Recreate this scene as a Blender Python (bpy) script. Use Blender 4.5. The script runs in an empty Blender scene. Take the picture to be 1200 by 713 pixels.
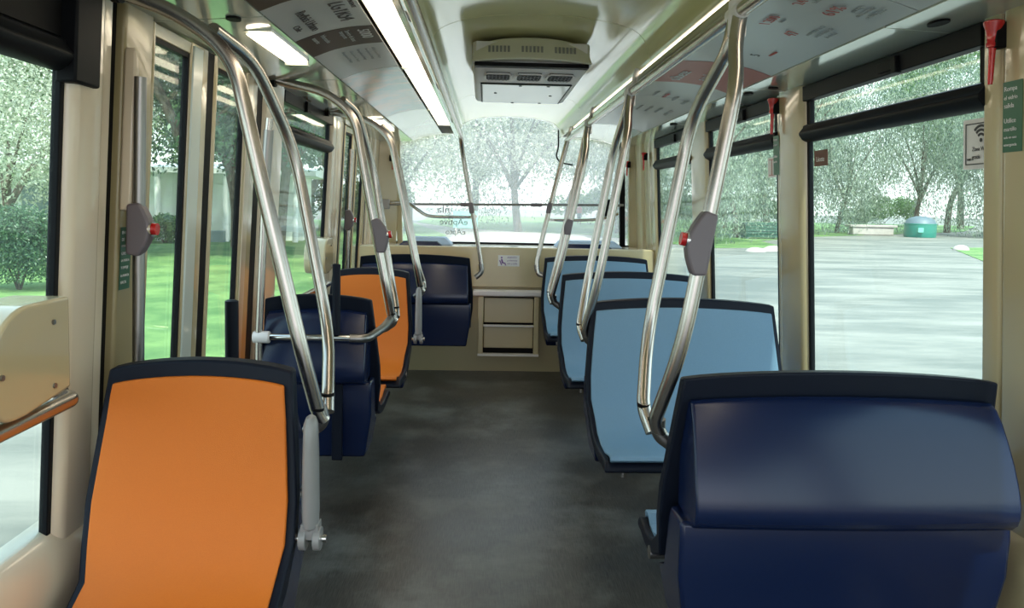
import bpy, bmesh, math, random
from mathutils import Vector, Matrix
R = math.radians
scene = bpy.context.scene
COL = scene.collection

# ------------------------------------------------------------------ camera
cam_d = bpy.data.cameras.new('camera'); cam = bpy.data.objects.new('camera', cam_d); COL.objects.link(cam)
cam_d.sensor_fit = 'HORIZONTAL'; cam_d.sensor_width = 36.0; cam_d.lens = 27.0
cam_d.clip_start = 0.05; cam_d.clip_end = 400
_r = Vector((0.99919188, -0.03433851, 0.02089141)); _u = Vector((-0.01843182, 0.07044632, 0.99734527)); _f = Vector((0.03571907, 0.99692436, -0.06975647))
_m = Matrix((_r, _u, -_f)).transposed().to_4x4(); _m.translation = Vector((0, 0, 1.45))
cam.matrix_world = _m
cam_d.shift_y = -0.047419
scene.camera = cam

# ------------------------------------------------------------------ world, sun, exposure
world = bpy.data.worlds.new('world'); scene.world = world; world.use_nodes = True
wn = world.node_tree.nodes; wl = world.node_tree.links
bg = wn['Background']
tc = wn.new('ShaderNodeTexCoord'); sp = wn.new('ShaderNodeSeparateXYZ'); cr = wn.new('ShaderNodeValToRGB')
wl.new(tc.outputs['Generated'], sp.inputs[0]); wl.new(sp.outputs['Z'], cr.inputs[0]); wl.new(cr.outputs[0], bg.inputs[0])
cr.color_ramp.elements[0].position = 0.0; cr.color_ramp.elements[0].color = (0.95, 0.97, 1.0, 1)
cr.color_ramp.elements[1].position = 0.7; cr.color_ramp.elements[1].color = (0.55, 0.74, 1.0, 1)
bg.inputs[1].default_value = 1.9
sun_d = bpy.data.lights.new('sun', 'SUN'); sun_d.energy = 5.0; sun_d.angle = R(1.0); sun_d.color = (1.0, 0.94, 0.84)
sun = bpy.data.objects.new('sun', sun_d); COL.objects.link(sun)
_el, _az = R(60), R(166)     # sun high behind the bus
sun.rotation_euler = (-Vector((math.sin(_az) * math.cos(_el), math.cos(_az) * math.cos(_el), math.sin(_el)))).to_track_quat('-Z', 'Y').to_euler()
scene.view_settings.view_transform = 'Standard'
scene.view_settings.look = 'None'
scene.view_settings.gamma = 1.0
scene.view_settings.use_curve_mapping = False
scene.view_settings.exposure = 0.68
cy = scene.cycles
cy.max_bounces = 10; cy.diffuse_bounces = 5; cy.glossy_bounces = 4; cy.transparent_max_bounces = 24
cy.caustics_reflective = False; cy.caustics_refractive = False
cy.sample_clamp_indirect = 6.0
cy.use_denoising = True

# ------------------------------------------------------------------ materials
def mat(name, color, rough=0.5, metal=0.0, coat=0.0, spec=0.5, noise=None, bump=None, coords='Object'):
    m = bpy.data.materials.new(name); m.use_nodes = True
    nt = m.node_tree; b = nt.nodes['Principled BSDF']
    b.inputs['Base Color'].default_value = (*color, 1)
    b.inputs['Roughness'].default_value = rough
    b.inputs['Metallic'].default_value = metal
    b.inputs['Coat Weight'].default_value = coat
    b.inputs['Coat Roughness'].default_value = 0.08
    b.inputs['Specular IOR Level'].default_value = spec
    if noise:
        sc_, amt, c2 = noise
        t = nt.nodes.new('ShaderNodeTexCoord'); n = nt.nodes.new('ShaderNodeTexNoise')
        n.inputs['Scale'].default_value = sc_; n.inputs['Detail'].default_value = 6
        mx = nt.nodes.new('ShaderNodeMix'); mx.data_type = 'RGBA'
        mr = nt.nodes.new('ShaderNodeMapRange'); mr.inputs[1].default_value = 0.35; mr.inputs[2].default_value = 0.7
        mr.inputs[3].default_value = 0; mr.inputs[4].default_value = amt
        nt.links.new(t.outputs[coords], n.inputs['Vector']); nt.links.new(n.outputs['Fac'], mr.inputs[0])
        nt.links.new(mr.outputs[0], mx.inputs[0])
        mx.inputs[6].default_value = (*color, 1); mx.inputs[7].default_value = (*c2, 1)
        nt.links.new(mx.outputs[2], b.inputs['Base Color'])
    if bump:
        sc_, st = bump
        t = nt.nodes.new('ShaderNodeTexCoord'); n = nt.nodes.new('ShaderNodeTexNoise')
        n.inputs['Scale'].default_value = sc_; n.inputs['Detail'].default_value = 4
        bp = nt.nodes.new('ShaderNodeBump'); bp.inputs['Strength'].default_value = st; bp.inputs['Distance'].default_value = 0.002
        nt.links.new(t.outputs[coords], n.inputs['Vector']); nt.links.new(n.outputs['Fac'], bp.inputs['Height'])
        nt.links.new(bp.outputs[0], b.inputs['Normal'])
    return m

def emis(name, color, strength):
    m = bpy.data.materials.new(name); m.use_nodes = True
    b = m.node_tree.nodes['Principled BSDF']
    b.inputs['Base Color'].default_value = (0.8, 0.78, 0.7, 1)
    b.inputs['Emission Color'].default_value = (*color, 1); b.inputs['Emission Strength'].default_value = strength
    b.inputs['Roughness'].default_value = 0.3
    return m

def glass(name, tint, haze=0.03):
    m = bpy.data.materials.new(name); m.use_nodes = True
    nt = m.node_tree; nt.nodes.clear()
    o = nt.nodes.new('ShaderNodeOutputMaterial'); tr = nt.nodes.new('ShaderNodeBsdfTransparent'); gl = nt.nodes.new('ShaderNodeBsdfGlossy')
    lw = nt.nodes.new('ShaderNodeLayerWeight'); lw.inputs[0].default_value = 0.5; pw = nt.nodes.new('ShaderNodeMath'); pw.operation = 'POWER'; pw.inputs[1].default_value = 5.0; fr = nt.nodes.new('ShaderNodeMath'); fr.operation = 'MULTIPLY_ADD'; fr.inputs[1].default_value = 0.6; fr.inputs[2].default_value = 0.025; mx = nt.nodes.new('ShaderNodeMixShader'); df = nt.nodes.new('ShaderNodeBsdfTranslucent'); m2 = nt.nodes.new('ShaderNodeMixShader')
    nt.links.new(lw.outputs['Facing'], pw.inputs[0]); nt.links.new(pw.outputs[0], fr.inputs[0])
    tr.inputs[0].default_value = (*tint, 1); gl.inputs['Roughness'].default_value = 0.02
    df.inputs[0].default_value = (0.9, 0.95, 0.9, 1)
    m2.inputs[0].default_value = haze  # translucent share lays a milky glare over the pane
    L = nt.links.new
    L(tr.outputs[0], m2.inputs[1]); L(df.outputs[0], m2.inputs[2])
    L(fr.outputs[0], mx.inputs[0]); L(m2.outputs[0], mx.inputs[1]); L(gl.outputs[0], mx.inputs[2]); L(mx.outputs[0], o.inputs[0])
    return m

M = dict(
    cream=mat('cream_moulding', (0.50, 0.42, 0.25), 0.22, coat=0.7),
    cream_pale=mat('pale_cream_moulding', (0.68, 0.58, 0.44), 0.25, coat=0.6),
    cream_dark=mat('olive_cream_plastic', (0.36, 0.30, 0.16), 0.35, coat=0.3),
    greywhite=mat('grey_white_door_frame', (0.55, 0.60, 0.56), 0.3, coat=0.4),
    vault=mat('glossy_ceiling', (0.82, 0.77, 0.43), 0.14, coat=0.5, spec=0.5),
    sidepanel=mat('glossy_side_panel', (0.62, 0.66, 0.58), 0.12, coat=0.8),
    steel=mat('brushed_steel', (0.50, 0.465, 0.43), 0.27, metal=1.0),
    steel_dark=mat('dull_steel', (0.30, 0.29, 0.28), 0.35, metal=1.0),
    chrome=mat('chrome', (0.75, 0.74, 0.72), 0.12, metal=1.0),
    navy=mat('navy_plastic', (0.004, 0.011, 0.045), 0.24, spec=0.4),
    navy_dark=mat('dark_navy_rim', (0.006, 0.009, 0.018), 0.45, spec=0.15),
    blue=mat('light_blue_seat', (0.14, 0.26, 0.38), 0.5, noise=(260, 0.35, (0.19, 0.32, 0.46)), bump=(700, 0.3)),
    orange=mat('orange_seat', (0.63, 0.150, 0.003), 0.6, noise=(260, 0.3, (0.69, 0.18, 0.006)), bump=(700, 0.3)),
    black=mat('black_rubber', (0.006, 0.006, 0.007), 0.55, spec=0.12),
    blackgloss=mat('black_frame', (0.006, 0.007, 0.009), 0.5, spec=0.10),
    grey=mat('grey_plastic', (0.24, 0.24, 0.24), 0.35, coat=0.2),
    purplegrey=mat('purple_grey_plastic', (0.15, 0.13, 0.15), 0.4),
    lightgrey=mat('pale_grey_plastic', (0.78, 0.75, 0.76), 0.4),
    hood=mat('beige_grey_plastic', (0.68, 0.66, 0.56), 0.4),
    red=mat('red_plastic', (0.55, 0.012, 0.014), 0.25, coat=0.4),
    green=mat('green_label', (0.035, 0.13, 0.075), 0.4),
    white=mat('white_print', (0.75, 0.75, 0.76), 0.5),
    ink=mat('dark_print', (0.03, 0.03, 0.035), 0.5),
    redink=mat('red_print', (0.42, 0.09, 0.08), 0.5),
    greyink=mat('grey_print', (0.34, 0.37, 0.39), 0.5),
    brown=mat('brown_sticker', (0.11, 0.035, 0.02), 0.5),
    poster=mat('poster_paper', (0.46, 0.50, 0.53), 0.35, coat=0.1),
    posterred=mat('poster_red', (0.42, 0.10, 0.085), 0.4),
    posterdark=mat('poster_dark_brown', (0.05, 0.035, 0.03), 0.45, spec=.3),
    lawntint=mat('lawn_tinted_panel', (0.42, 0.58, 0.46), 0.2, coat=0.5),  # green reflection of the lawn mixed into the white panel colour
    lamp=emis('lamp_diffuser', (1.0, 0.85, 0.64), 3.8),
    glass=glass('window_glass', (0.88, 0.96, 0.92), 0.012),
    windscreen=glass('windscreen_glass', (0.98, 0.99, 0.97), 0.20),  # strong translucent share whitens the view ahead to imitate overexposure
    palecloth=mat('pale_blue_cover', (0.45, 0.58, 0.78), 0.6),
    bark=mat('bark', (0.09, 0.065, 0.045), 0.9, noise=(6, 1.0, (0.17, 0.14, 0.11))),
)

def floor_mat():
    m = bpy.data.materials.new('speckled_vinyl_floor'); m.use_nodes = True
    nt = m.node_tree; b = nt.nodes['Principled BSDF']; L = nt.links.new
    t = nt.nodes.new('ShaderNodeTexCoord')
    mp = nt.nodes.new('ShaderNodeMapping'); mp.inputs['Scale'].default_value = (260, 14, 1)
    n1 = nt.nodes.new('ShaderNodeTexNoise'); n1.inputs['Scale'].default_value = 1.0; n1.inputs['Detail'].default_value = 5
    L(t.outputs['Object'], mp.inputs[0]); L(mp.outputs[0], n1.inputs['Vector'])
    r1 = nt.nodes.new('ShaderNodeValToRGB'); r1.color_ramp.elements[0].position = 0.3; r1.color_ramp.elements[0].color = (0.030, 0.030, 0.029, 1)
    r1.color_ramp.elements[1].position = 0.75; r1.color_ramp.elements[1].color = (0.10, 0.098, 0.09, 1)
    L(n1.outputs['Fac'], r1.inputs[0])
    n2 = nt.nodes.new('ShaderNodeTexNoise'); n2.inputs['Scale'].default_value = 2.6; n2.inputs['Detail'].default_value = 9; n2.inputs['Roughness'].default_value = 0.68
    L(t.outputs['Object'], n2.inputs['Vector'])
    r2 = nt.nodes.new('ShaderNodeMapRange'); r2.inputs[1].default_value = 0.46; r2.inputs[2].default_value = 0.66; r2.inputs[4].default_value = 0.6
    L(n2.outputs['Fac'], r2.inputs[0])
    mx = nt.nodes.new('ShaderNodeMix'); mx.data_type = 'RGBA'; L(r2.outputs[0], mx.inputs[0]); L(r1.outputs[0], mx.inputs[6])
    mx.inputs[7].default_value = (0.20, 0.215, 0.205, 1)
    n4 = nt.nodes.new('ShaderNodeTexNoise'); n4.inputs['Scale'].default_value = 1.1; n4.inputs['Detail'].default_value = 3; L(t.outputs['Object'], n4.inputs['Vector'])
    r4 = nt.nodes.new('ShaderNodeMapRange'); r4.inputs[1].default_value = .35; r4.inputs[2].default_value = .65; r4.inputs[4].default_value = .75; L(n4.outputs['Fac'], r4.inputs[0])
    m4 = nt.nodes.new('ShaderNodeMix'); m4.data_type = 'RGBA'; m4.blend_type = 'MULTIPLY'; L(r4.outputs[0], m4.inputs[0]); L(mx.outputs[2], m4.inputs[6]); m4.inputs[7].default_value = (.62, .50, .40, 1)
    L(m4.outputs[2], b.inputs['Base Color'])
    r3 = nt.nodes.new('ShaderNodeMapRange'); r3.inputs[3].default_value = 0.26; r3.inputs[4].default_value = 0.5; L(n2.outputs['Fac'], r3.inputs[0])
    L(r3.outputs[0], b.inputs['Roughness'])
    bp = nt.nodes.new('ShaderNodeBump'); bp.inputs['Strength'].default_value = 0.25; bp.inputs['Distance'].default_value = 0.001
    L(n1.outputs['Fac'], bp.inputs['Height']); L(bp.outputs[0], b.inputs['Normal'])
    return m
M['floor'] = floor_mat()

def two_tone(name, c1, c2, scale, lo=0.4, hi=0.6, rough=0.9, stretch=(1, 1, 1)):
    m = bpy.data.materials.new(name); m.use_nodes = True
    nt = m.node_tree; b = nt.nodes['Principled BSDF']; L = nt.links.new
    t = nt.nodes.new('ShaderNodeTexCoord'); mp = nt.nodes.new('ShaderNodeMapping'); mp.inputs['Scale'].default_value = stretch
    n = nt.nodes.new('ShaderNodeTexNoise'); n.inputs['Scale'].default_value = scale; n.inputs['Detail'].default_value = 10; n.inputs['Roughness'].default_value = 0.65
    r = nt.nodes.new('ShaderNodeValToRGB'); r.color_ramp.elements[0].position = lo; r.color_ramp.elements[0].color = (*c1, 1)
    r.color_ramp.elements[1].position = hi; r.color_ramp.elements[1].color = (*c2, 1)
    L(t.outputs['Object'], mp.inputs[0]); L(mp.outputs[0], n.inputs['Vector']); L(n.outputs['Fac'], r.inputs[0]); L(r.outputs[0], b.inputs['Base Color'])
    b.inputs['Roughness'].default_value = rough
    return m
M['gravel'] = two_tone('pale_gravel', (0.14, 0.145, 0.13), (0.27, 0.26, 0.23), 0.7, stretch=(0.35, 1.2, 1))
M['glare_ground'] = two_tone('overexposed_ground', (0.33, 0.32, 0.29), (0.46, 0.45, 0.41), 0.5)  # paler tone stands in for overexposed sunlit ground
M['lawn'] = two_tone('lawn', (0.075, 0.17, 0.045), (0.17, 0.29, 0.085), 0.8)
M['picture'] = two_tone('blurred_picture', (0.22, 0.36, 0.42), (0.55, 0.40, 0.36), 2.2, 0.42, 0.6, 0.2)

def leaf_mat(name, c1, c2):
    m = bpy.data.materials.new(name); m.use_nodes = True
    nt = m.node_tree; nt.nodes.clear(); L = nt.links.new
    o = nt.nodes.new('ShaderNodeOutputMaterial'); g = nt.nodes.new('ShaderNodeNewGeometry'); r = nt.nodes.new('ShaderNodeValToRGB')
    r.color_ramp.elements[0].color = (*c1, 1); r.color_ramp.elements[1].color = (*c2, 1)
    d = nt.nodes.new('ShaderNodeBsdfDiffuse'); t = nt.nodes.new('ShaderNodeBsdfTranslucent'); gl = nt.nodes.new('ShaderNodeBsdfGlossy'); gl.inputs['Roughness'].default_value = 0.4
    mx = nt.nodes.new('ShaderNodeMixShader'); mx.inputs[0].default_value = 0.4; m2 = nt.nodes.new('ShaderNodeMixShader'); m2.inputs[0].default_value = 0.05
    L(g.outputs['Random Per Island'], r.inputs[0]); L(r.outputs[0], d.inputs[0]); L(r.outputs[0], t.inputs[0])
    L(d.outputs[0], mx.inputs[1]); L(t.outputs[0], mx.inputs[2]); L(mx.outputs[0], m2.inputs[1]); L(gl.outputs[0], m2.inputs[2]); L(m2.outputs[0], o.inputs[0])
    return m
M['leaf_silver'] = leaf_mat('silver_green_leaves', (0.07, 0.13, 0.095), (0.50, 0.58, 0.43))
M['leaf_green'] = leaf_mat('mid_green_leaves', (0.06, 0.15, 0.05), (0.30, 0.45, 0.16))
M['leaf_dark'] = leaf_mat('dark_green_leaves', (0.03, 0.085, 0.045), (0.12, 0.23, 0.10))
M['leaf_pale'] = leaf_mat('overexposed_pale_leaves', (0.30, 0.34, 0.24), (0.85, 0.86, 0.72))  # near-white end paints overexposure into the foliage beyond the windscreen

# ------------------------------------------------------------------ mesh helpers
def link(name, me, m=None, parent=None):
    o = bpy.data.objects.new(name, me); COL.objects.link(o)
    if m is not None and not me.materials: me.materials.append(m)
    if parent is not None: o.parent = parent
    return o

def obj(name, bm, m, parent=None, smooth=True, bevel=0.0, segs=2):
    bmesh.ops.recalc_face_normals(bm, faces=bm.faces)
    me = bpy.data.meshes.new(name); bm.to_mesh(me); bm.free()
    if smooth:
        me.shade_smooth()
        try: me.set_sharp_from_angle(angle=R(35))
        except Exception: pass
    o = link(name, me, m, parent)
    if bevel > 0:
        b = o.modifiers.new('bevel', 'BEVEL'); b.width = bevel; b.segments = segs; b.limit_method = 'ANGLE'; b.angle_limit = R(40)
    return o

def box(bm, x0, x1, y0, y1, z0, z1):
    v = [bm.verts.new(p) for p in ((x0, y0, z0), (x1, y0, z0), (x1, y1, z0), (x0, y1, z0), (x0, y0, z1), (x1, y0, z1), (x1, y1, z1), (x0, y1, z1))]
    for f in ((0, 3, 2, 1), (4, 5, 6, 7), (0, 1, 5, 4), (1, 2, 6, 5), (2, 3, 7, 6), (3, 0, 4, 7)): bm.faces.new([v[i] for i in f])

def hexa(bm, pts):
    v = [bm.verts.new(p) for p in pts]
    for f in ((0, 3, 2, 1), (4, 5, 6, 7), (0, 1, 5, 4), (1, 2, 6, 5), (2, 3, 7, 6), (3, 0, 4, 7)): bm.faces.new([v[i] for i in f])

def prism(bm, pts, a, b, fn):
    """closed polygon pts (2D) extruded between a and b; fn(u, v, w) gives the 3D point"""
    A = [bm.verts.new(fn(u, v, a)) for u, v in pts]; B = [bm.verts.new(fn(u, v, b)) for u, v in pts]
    n = len(pts)
    bm.faces.new(A); bm.faces.new(B[::-1])
    for i in range(n): bm.faces.new((A[i], B[i], B[(i + 1) % n], A[(i + 1) % n]))

def strip(bm, prof, a, b, th, fn=lambda u, v, w: (u, w, v), up=1):
    """open profile thickened by th (towards +v) and extruded from a to b"""
    out = [(u, v + th * up) for u, v in prof]
    prism(bm, prof + out[::-1], a, b, fn)

def smooth_pts(pts, n=10):
    P = [Vector(p) for p in pts]; P = [P[0] * 2 - P[1]] + P + [P[-1] * 2 - P[-2]]
    out = []
    for i in range(1, len(P) - 2):
        for k in range(n):
            t = k / n
            a, b, c, d = P[i - 1], P[i], P[i + 1], P[i + 2]
            out.append(0.5 * ((2 * b) + (c - a) * t + (2 * a - 5 * b + 4 * c - d) * t * t + (3 * b - a - 3 * c + d) * t ** 3))
    out.append(P[-2]); return out

def round_corners(pts, r=0.08, n=8):
    P = [Vector(p) for p in pts]; out = [P[0]]
    for i in range(1, len(P) - 1):
        a, b, c = P[i - 1], P[i], P[i + 1]
        rr = min(r, (a - b).length * .48, (c - b).length * .48)
        p0 = b + (a - b).normalized() * rr; p1 = b + (c - b).normalized() * rr
        for k in range(n + 1):
            t = k / n; out.append(p0 * (1 - t) ** 2 + b * 2 * t * (1 - t) + p1 * t * t)
    out.append(P[-1]); return out

def tube(bm, pts, r, seg=14, r1=None):
    P = [Vector(p) for p in pts]; n = len(P)
    T = []
    for i in range(n):
        a = P[max(0, i - 1)]; b = P[min(n - 1, i + 1)]; T.append((b - a).normalized())
    ref = Vector((0, 1, 0)) if abs(T[0].y) < .9 else Vector((1, 0, 0))
    N = (ref - T[0] * ref.dot(T[0])).normalized()
    rings = []
    for i in range(n):
        N = (N - T[i] * N.dot(T[i])).normalized(); B = T[i].cross(N)
        rad = r if r1 is None else r + (r1 - r) * i / (n - 1)
        rings.append([bm.verts.new(P[i] + (N * math.cos(2 * math.pi * k / seg) + B * math.sin(2 * math.pi * k / seg)) * rad) for k in range(seg)])
    for i in range(n - 1):
        for k in range(seg):
            bm.faces.new((rings[i][k], rings[i][(k + 1) % seg], rings[i + 1][(k + 1) % seg], rings[i + 1][k]))
    bm.faces.new(rings[0][::-1]); bm.faces.new(rings[-1])

def BM(): return bmesh.new()
def tube_obj(name, pts, r, m, parent=None, **k):
    b = BM(); tube(b, pts, r, **k); return obj(name, b, m, parent)
def box_obj(name, ext, m, parent=None, bevel=0.0, **k):
    b = BM(); box(b, *ext); return obj(name, b, m, parent, bevel=bevel, **k)

def tag(o, label=None, cat=None, group=None, kind=None):
    if label: o['label'] = label
    if cat: o['category'] = cat
    if group: o['group'] = group
    if kind: o['kind'] = kind
    return o
def struct(o): o['kind'] = 'structure'; return o
def empty(name, loc=(0, 0, 0), rz=0):
    o = bpy.data.objects.new(name, None); COL.objects.link(o); o.location = loc; o.rotation_euler = (0, 0, rz); o.empty_display_size = 0.1
    return o
def kids(o): return [c for c in COL.objects if c.parent == o]
def copy_tree(o, parent=None):
    c = o.copy(); COL.objects.link(c)
    if parent is not None: c.parent = parent
    for ch in kids(o): copy_tree(ch, c)
    return c

def text(name, s, size, m, mat4, parent=None, depth=0.0006, align='LEFT', sx=1.0):
    cu = bpy.data.curves.new(name, 'FONT'); cu.body = s; cu.size = size; cu.extrude = depth; cu.align_x = align; cu.resolution_u = 3
    o = bpy.data.objects.new(name, cu); COL.objects.link(o)
    bpy.context.view_layer.update()
    me = bpy.data.meshes.new_from_object(o.evaluated_get(bpy.context.evaluated_depsgraph_get()))
    COL.objects.unlink(o); bpy.data.objects.remove(o)
    me.transform(Matrix.Diagonal((sx, 1, 1, 1))); me.transform(mat4)
    me.materials.clear(); me.materials.append(m)
    return link(name, me, None, parent)

def frame4(origin, run, up):
    run = Vector(run).normalized(); up = Vector(up); up = (up - run * up.dot(run)).normalized(); nrm = run.cross(up)
    m = Matrix((run, up, nrm)).transposed().to_4x4(); m.translation = Vector(origin); return m
# ------------------------------------------------------------------ body shell (structure)
YB, YF = -1.5, 7.2           # rear and front ends of the modelled saloon
def xr(z): return 1.48 - 0.058 * (z - 0.95)
def xl(z): return -1.075 + 0.05 * (z - 0.95)
# side = +1 right, -1 left ; d = offset towards the aisle
def wx(side, z, d=0.0): return xr(z) - d if side > 0 else xl(z) + d

def wall_slab(bm, side, y0, y1, z0, z1, din, dout):
    a = lambda z: wx(side, z, din); b = lambda z: wx(side, z, -dout)
    hexa(bm, [(a(z0), y0, z0), (b(z0), y0, z0), (b(z0), y1, z0), (a(z0), y1, z0), (a(z1), y0, z1), (b(z1), y0, z1), (b(z1), y1, z1), (a(z1), y1, z1)])

def pillar(bm, side, y0, y1, z0, z1, din, r=0.03, dout=0.012):
    pts = [(-dout, y0)]
    for k in range(6):
        t = k / 5 * math.pi / 2; pts.append((din - r + r * math.sin(t), y0 + r - r * math.cos(t)))
    for k in range(6):
        t = k / 5 * math.pi / 2; pts.append((din - r + r * math.cos(t), y1 - r + r * math.sin(t)))
    pts.append((-dout, y1))
    A = [bm.verts.new((wx(side, z0, d), y, z0)) for d, y in pts]; B = [bm.verts.new((wx(side, z1, d), y, z1)) for d, y in pts]
    n = len(pts); bm.faces.new(A); bm.faces.new(B[::-1])
    for i in range(n): bm.faces.new((A[i], B[i], B[(i + 1) % n], A[(i + 1) % n]))

struct(box_obj('floor', (-1.16, 1.54, YB, 6.52, -0.06, 0.0), M['floor']))

def lower_wall(bm, side, y0, y1, top=0.60):
    prof = [(-0.05, 0), (0.075, 0), (0.075, top - 0.14), (0.068, top - 0.09), (0.045, top - 0.045), (0.012, top - 0.012), (-0.01, top), (-0.05, top)]
    prism(bm, prof, y0, y1, lambda u, v, w: (wx(side, v, u), w, v))

# right wall: lower band, pillars, head
b = BM(); lower_wall(b, 1, YB, 7.2)
for (y0, y1, d, r) in ((YB, -1.2, .02, .015), (0.28, 0.62, .03, .02), (1.80, 2.078, .03, .02), (2.084, 2.165, .025, .012), (3.395, 3.68, .035, .035), (3.69, 3.745, .012, .01),
                       (4.90, 5.28, .03, .03), (6.40, 6.62, .03, .03), (6.64, 6.9, .02, .02), (6.91, 7.2, .045, .04)):
    pillar(b, 1, y0, y1, .55, 2.0, d, r)
wall_slab(b, 1, YB, 7.2, 1.985, 2.42, 0.0, 0.05)
struct(obj('wall_right', b, M['cream']))
# left wall: lower band, pillars, head (door openings at 2.38-3.48 and 5.56-6.60)
b = BM(); lower_wall(b, -1, YB, 2.16); lower_wall(b, -1, 3.54, 5.50); lower_wall(b, -1, 6.7, 7.2)
for (y0, y1, d, r) in ((YB, -1.2, .02, .015), (0.28, 0.62, .03, .02), (1.925, 2.085, .035, .03), (2.09, 2.155, .012, .01), (3.545, 3.87, .03, .025), (5.065, 5.24, .03, .03), (5.25, 5.50, .02, .02), (6.70, 6.86, .03, .03), (6.88, 7.2, .045, .04)):
    pillar(b, -1, y0, y1, .55 if not (y0 > 3.5 and y0 < 3.6) else 0.0, 2.0, d, r)
wall_slab(b, -1, YB, 7.2, 1.975, 2.42, 0.0, 0.05)
struct(obj('wall_left', b, M['cream_pale']))

# windows
def window(n, side, y0, y1, z0=0.60, ztop=1.985, head=0.065, transom=(1.742, 1.822), blind=False, latch=True):
    b = BM()
    e = 0.016
    wall_slab(b, side, y0 - .004, y0 + e, z0, ztop, .010, .012); wall_slab(b, side, y1 - e, y1 + .004, z0, ztop, .010, .012)
    wall_slab(b, side, y0, y1, z0 - .01, z0 + e, .006, .012); wall_slab(b, side, y0, y1, ztop - head, ztop, .03, .012)
    w = obj('window_%d' % n, b, M['blackgloss'], bevel=.003); struct(w)
    # transom: a deep rounded bar
    tz0, tz1 = transom; zc = (tz0 + tz1) / 2
    b = BM(); pr = [(-.012, tz0), (.012, tz0), (.030, tz0 + .010), (.044, tz0 + .030), (.044, zc), (.026, tz1 - .018), (.024, tz1 - .008), (.006, tz1), (-.012, tz1)]
    prism(b, pr, y0 - .012, y1 + .012, lambda u, v, w_: (wx(side, v, u), w_, v))
    obj('transom_bar', b, M['blackgloss'], w, bevel=.004)
    b = BM(); wall_slab(b, side, y0 + e, y1 - e, z0 + e, tz0, -.002, .008); obj('pane', b, M['glass'], w, smooth=False)
    if blind:
        b = BM(); wall_slab(b, side, y0 + e, y1 - e, tz1, ztop - head, .012, .02); obj('roller_blind', b, M['black'], w)
    else:
        b = BM(); wall_slab(b, side, y0 + .03, y1 - .03, tz1 + .012, ztop - head - .004, -.002, .008); obj('hopper_pane', b, M['glass'], w, smooth=False)
        b = BM()
        for yy in (y0, y1 - .034): wall_slab(b, side, yy, yy + .034, tz1, ztop - head, .010, .010)
        obj('hopper_frame', b, M['blackgloss'], w)
    if latch and not blind:
        ym = y0 + (y1 - y0) * .42; b = BM(); wall_slab(b, side, ym - .05, ym + .05, ztop - head + .01, ztop - .018, .038, -.02); wall_slab(b, side, ym - .085, ym - .055, ztop - head - .004, ztop - .012, .045, -.02)
        obj('hopper_latch', b, M['black'], w, bevel=.003)
    return w
window(1, 1, 2.165, 3.395)
window(2, 1, 3.745, 4.90)
window(3, 1, 5.28, 6.40)
window(4, 1, 0.62, 1.80); window(5, 1, -1.2, .28)
window(6, -1, 0.62, 1.925, z0=.57, blind=True); window(7, -1, -1.2, .28)
window(8, -1, 3.87, 5.065, z0=.60)
# black glossy cap above the pillar by the near left window
b = BM(); wall_slab(b, -1, 1.90, 2.02, 1.715, 1.985, .05, 0.0); struct(obj('trim_1', b, M['blackgloss'], bevel=.006))

# doors
def door_leaf(n, y0, y1, edge0, edge1, two=True):
    """folding door leaf in the left wall: frame, seal, pane"""
    b = BM(); z0, z1 = .03, 1.97
    pillar(b, -1, y0, y0 + edge0, z0, z1, .02, .012); pillar(b, -1, y1 - edge1, y1, z0, z1, .02, .012)
    wall_slab(b, -1, y0 + edge0, y1 - edge1, z0, .16, .015, .03); wall_slab(b, -1, y0 + edge0, y1 - edge1, 1.93, z1, .015, .03)
    d = struct(obj('door_%d' % n, b, M['cream'], bevel=.003))
    b = BM(); e = .012
    wall_slab(b, -1, y0 + edge0 - .002, y0 + edge0 + e, .16, 1.93, .010, .010); wall_slab(b, -1, y1 - edge1 - e, y1 - edge1 + .002, .16, 1.93, .010, .010)
    wall_slab(b, -1, y0 + edge0, y1 - edge1, 1.915, 1.93, .010, .010); wall_slab(b, -1, y0 + edge0, y1 - edge1, .155, .17, .010, .010)
    obj('rubber_seal', b, M['black'], d)
    b = BM(); wall_slab(b, -1, y0 + edge0 + e, y1 - edge1 - e, .17, 1.915, -.002, .008); obj('pane', b, M['glass'], d, smooth=False)
    return d
d1 = door_leaf(1, 2.385, 2.85, .025, .155)
b = BM(); wall_slab(b, -1, 2.70, 2.785, .05, 1.96, .024, -.015); obj('edge_strip', b, M['greywhite'], d1, bevel=.003)
d2 = door_leaf(2, 2.925, 3.455, .03, .155)
b = BM(); wall_slab(b, -1, 3.31, 3.375, .05, 1.96, .024, -.015); obj('edge_strip', b, M['cream_pale'], d2, bevel=.003)
b = BM(); wall_slab(b, -1, 2.85, 2.925, .03, 1.97, .012, .03); wall_slab(b, -1, 3.455, 3.545, .0, 1.97, .014, .03); struct(obj('trim_2', b, M['black']))
door_leaf(3, 5.56, 6.02, .03, .13); door_leaf(4, 6.10, 6.62, .03, .15)
b = BM(); wall_slab(b, -1, 6.02, 6.10, .03, 1.97, .012, .03); wall_slab(b, -1, 6.62, 6.70, 0, 1.97, .014, .03); wall_slab(b, -1, 5.50, 5.56, 0, 1.97, .014, .03); struct(obj('trim_3', b, M['black']))
# post between window 6 and door 1 (black gap, then the hinge post)
b = BM(); wall_slab(b, -1, 2.155, 2.205, .0, 1.985, -.004, .04); struct(obj('trim_4', b, M['black']))
b = BM(); pillar(b, -1, 2.203, 2.385, .0, 1.985, .022, .012); struct(obj('trim_5', b, M['cream_dark']))

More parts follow.
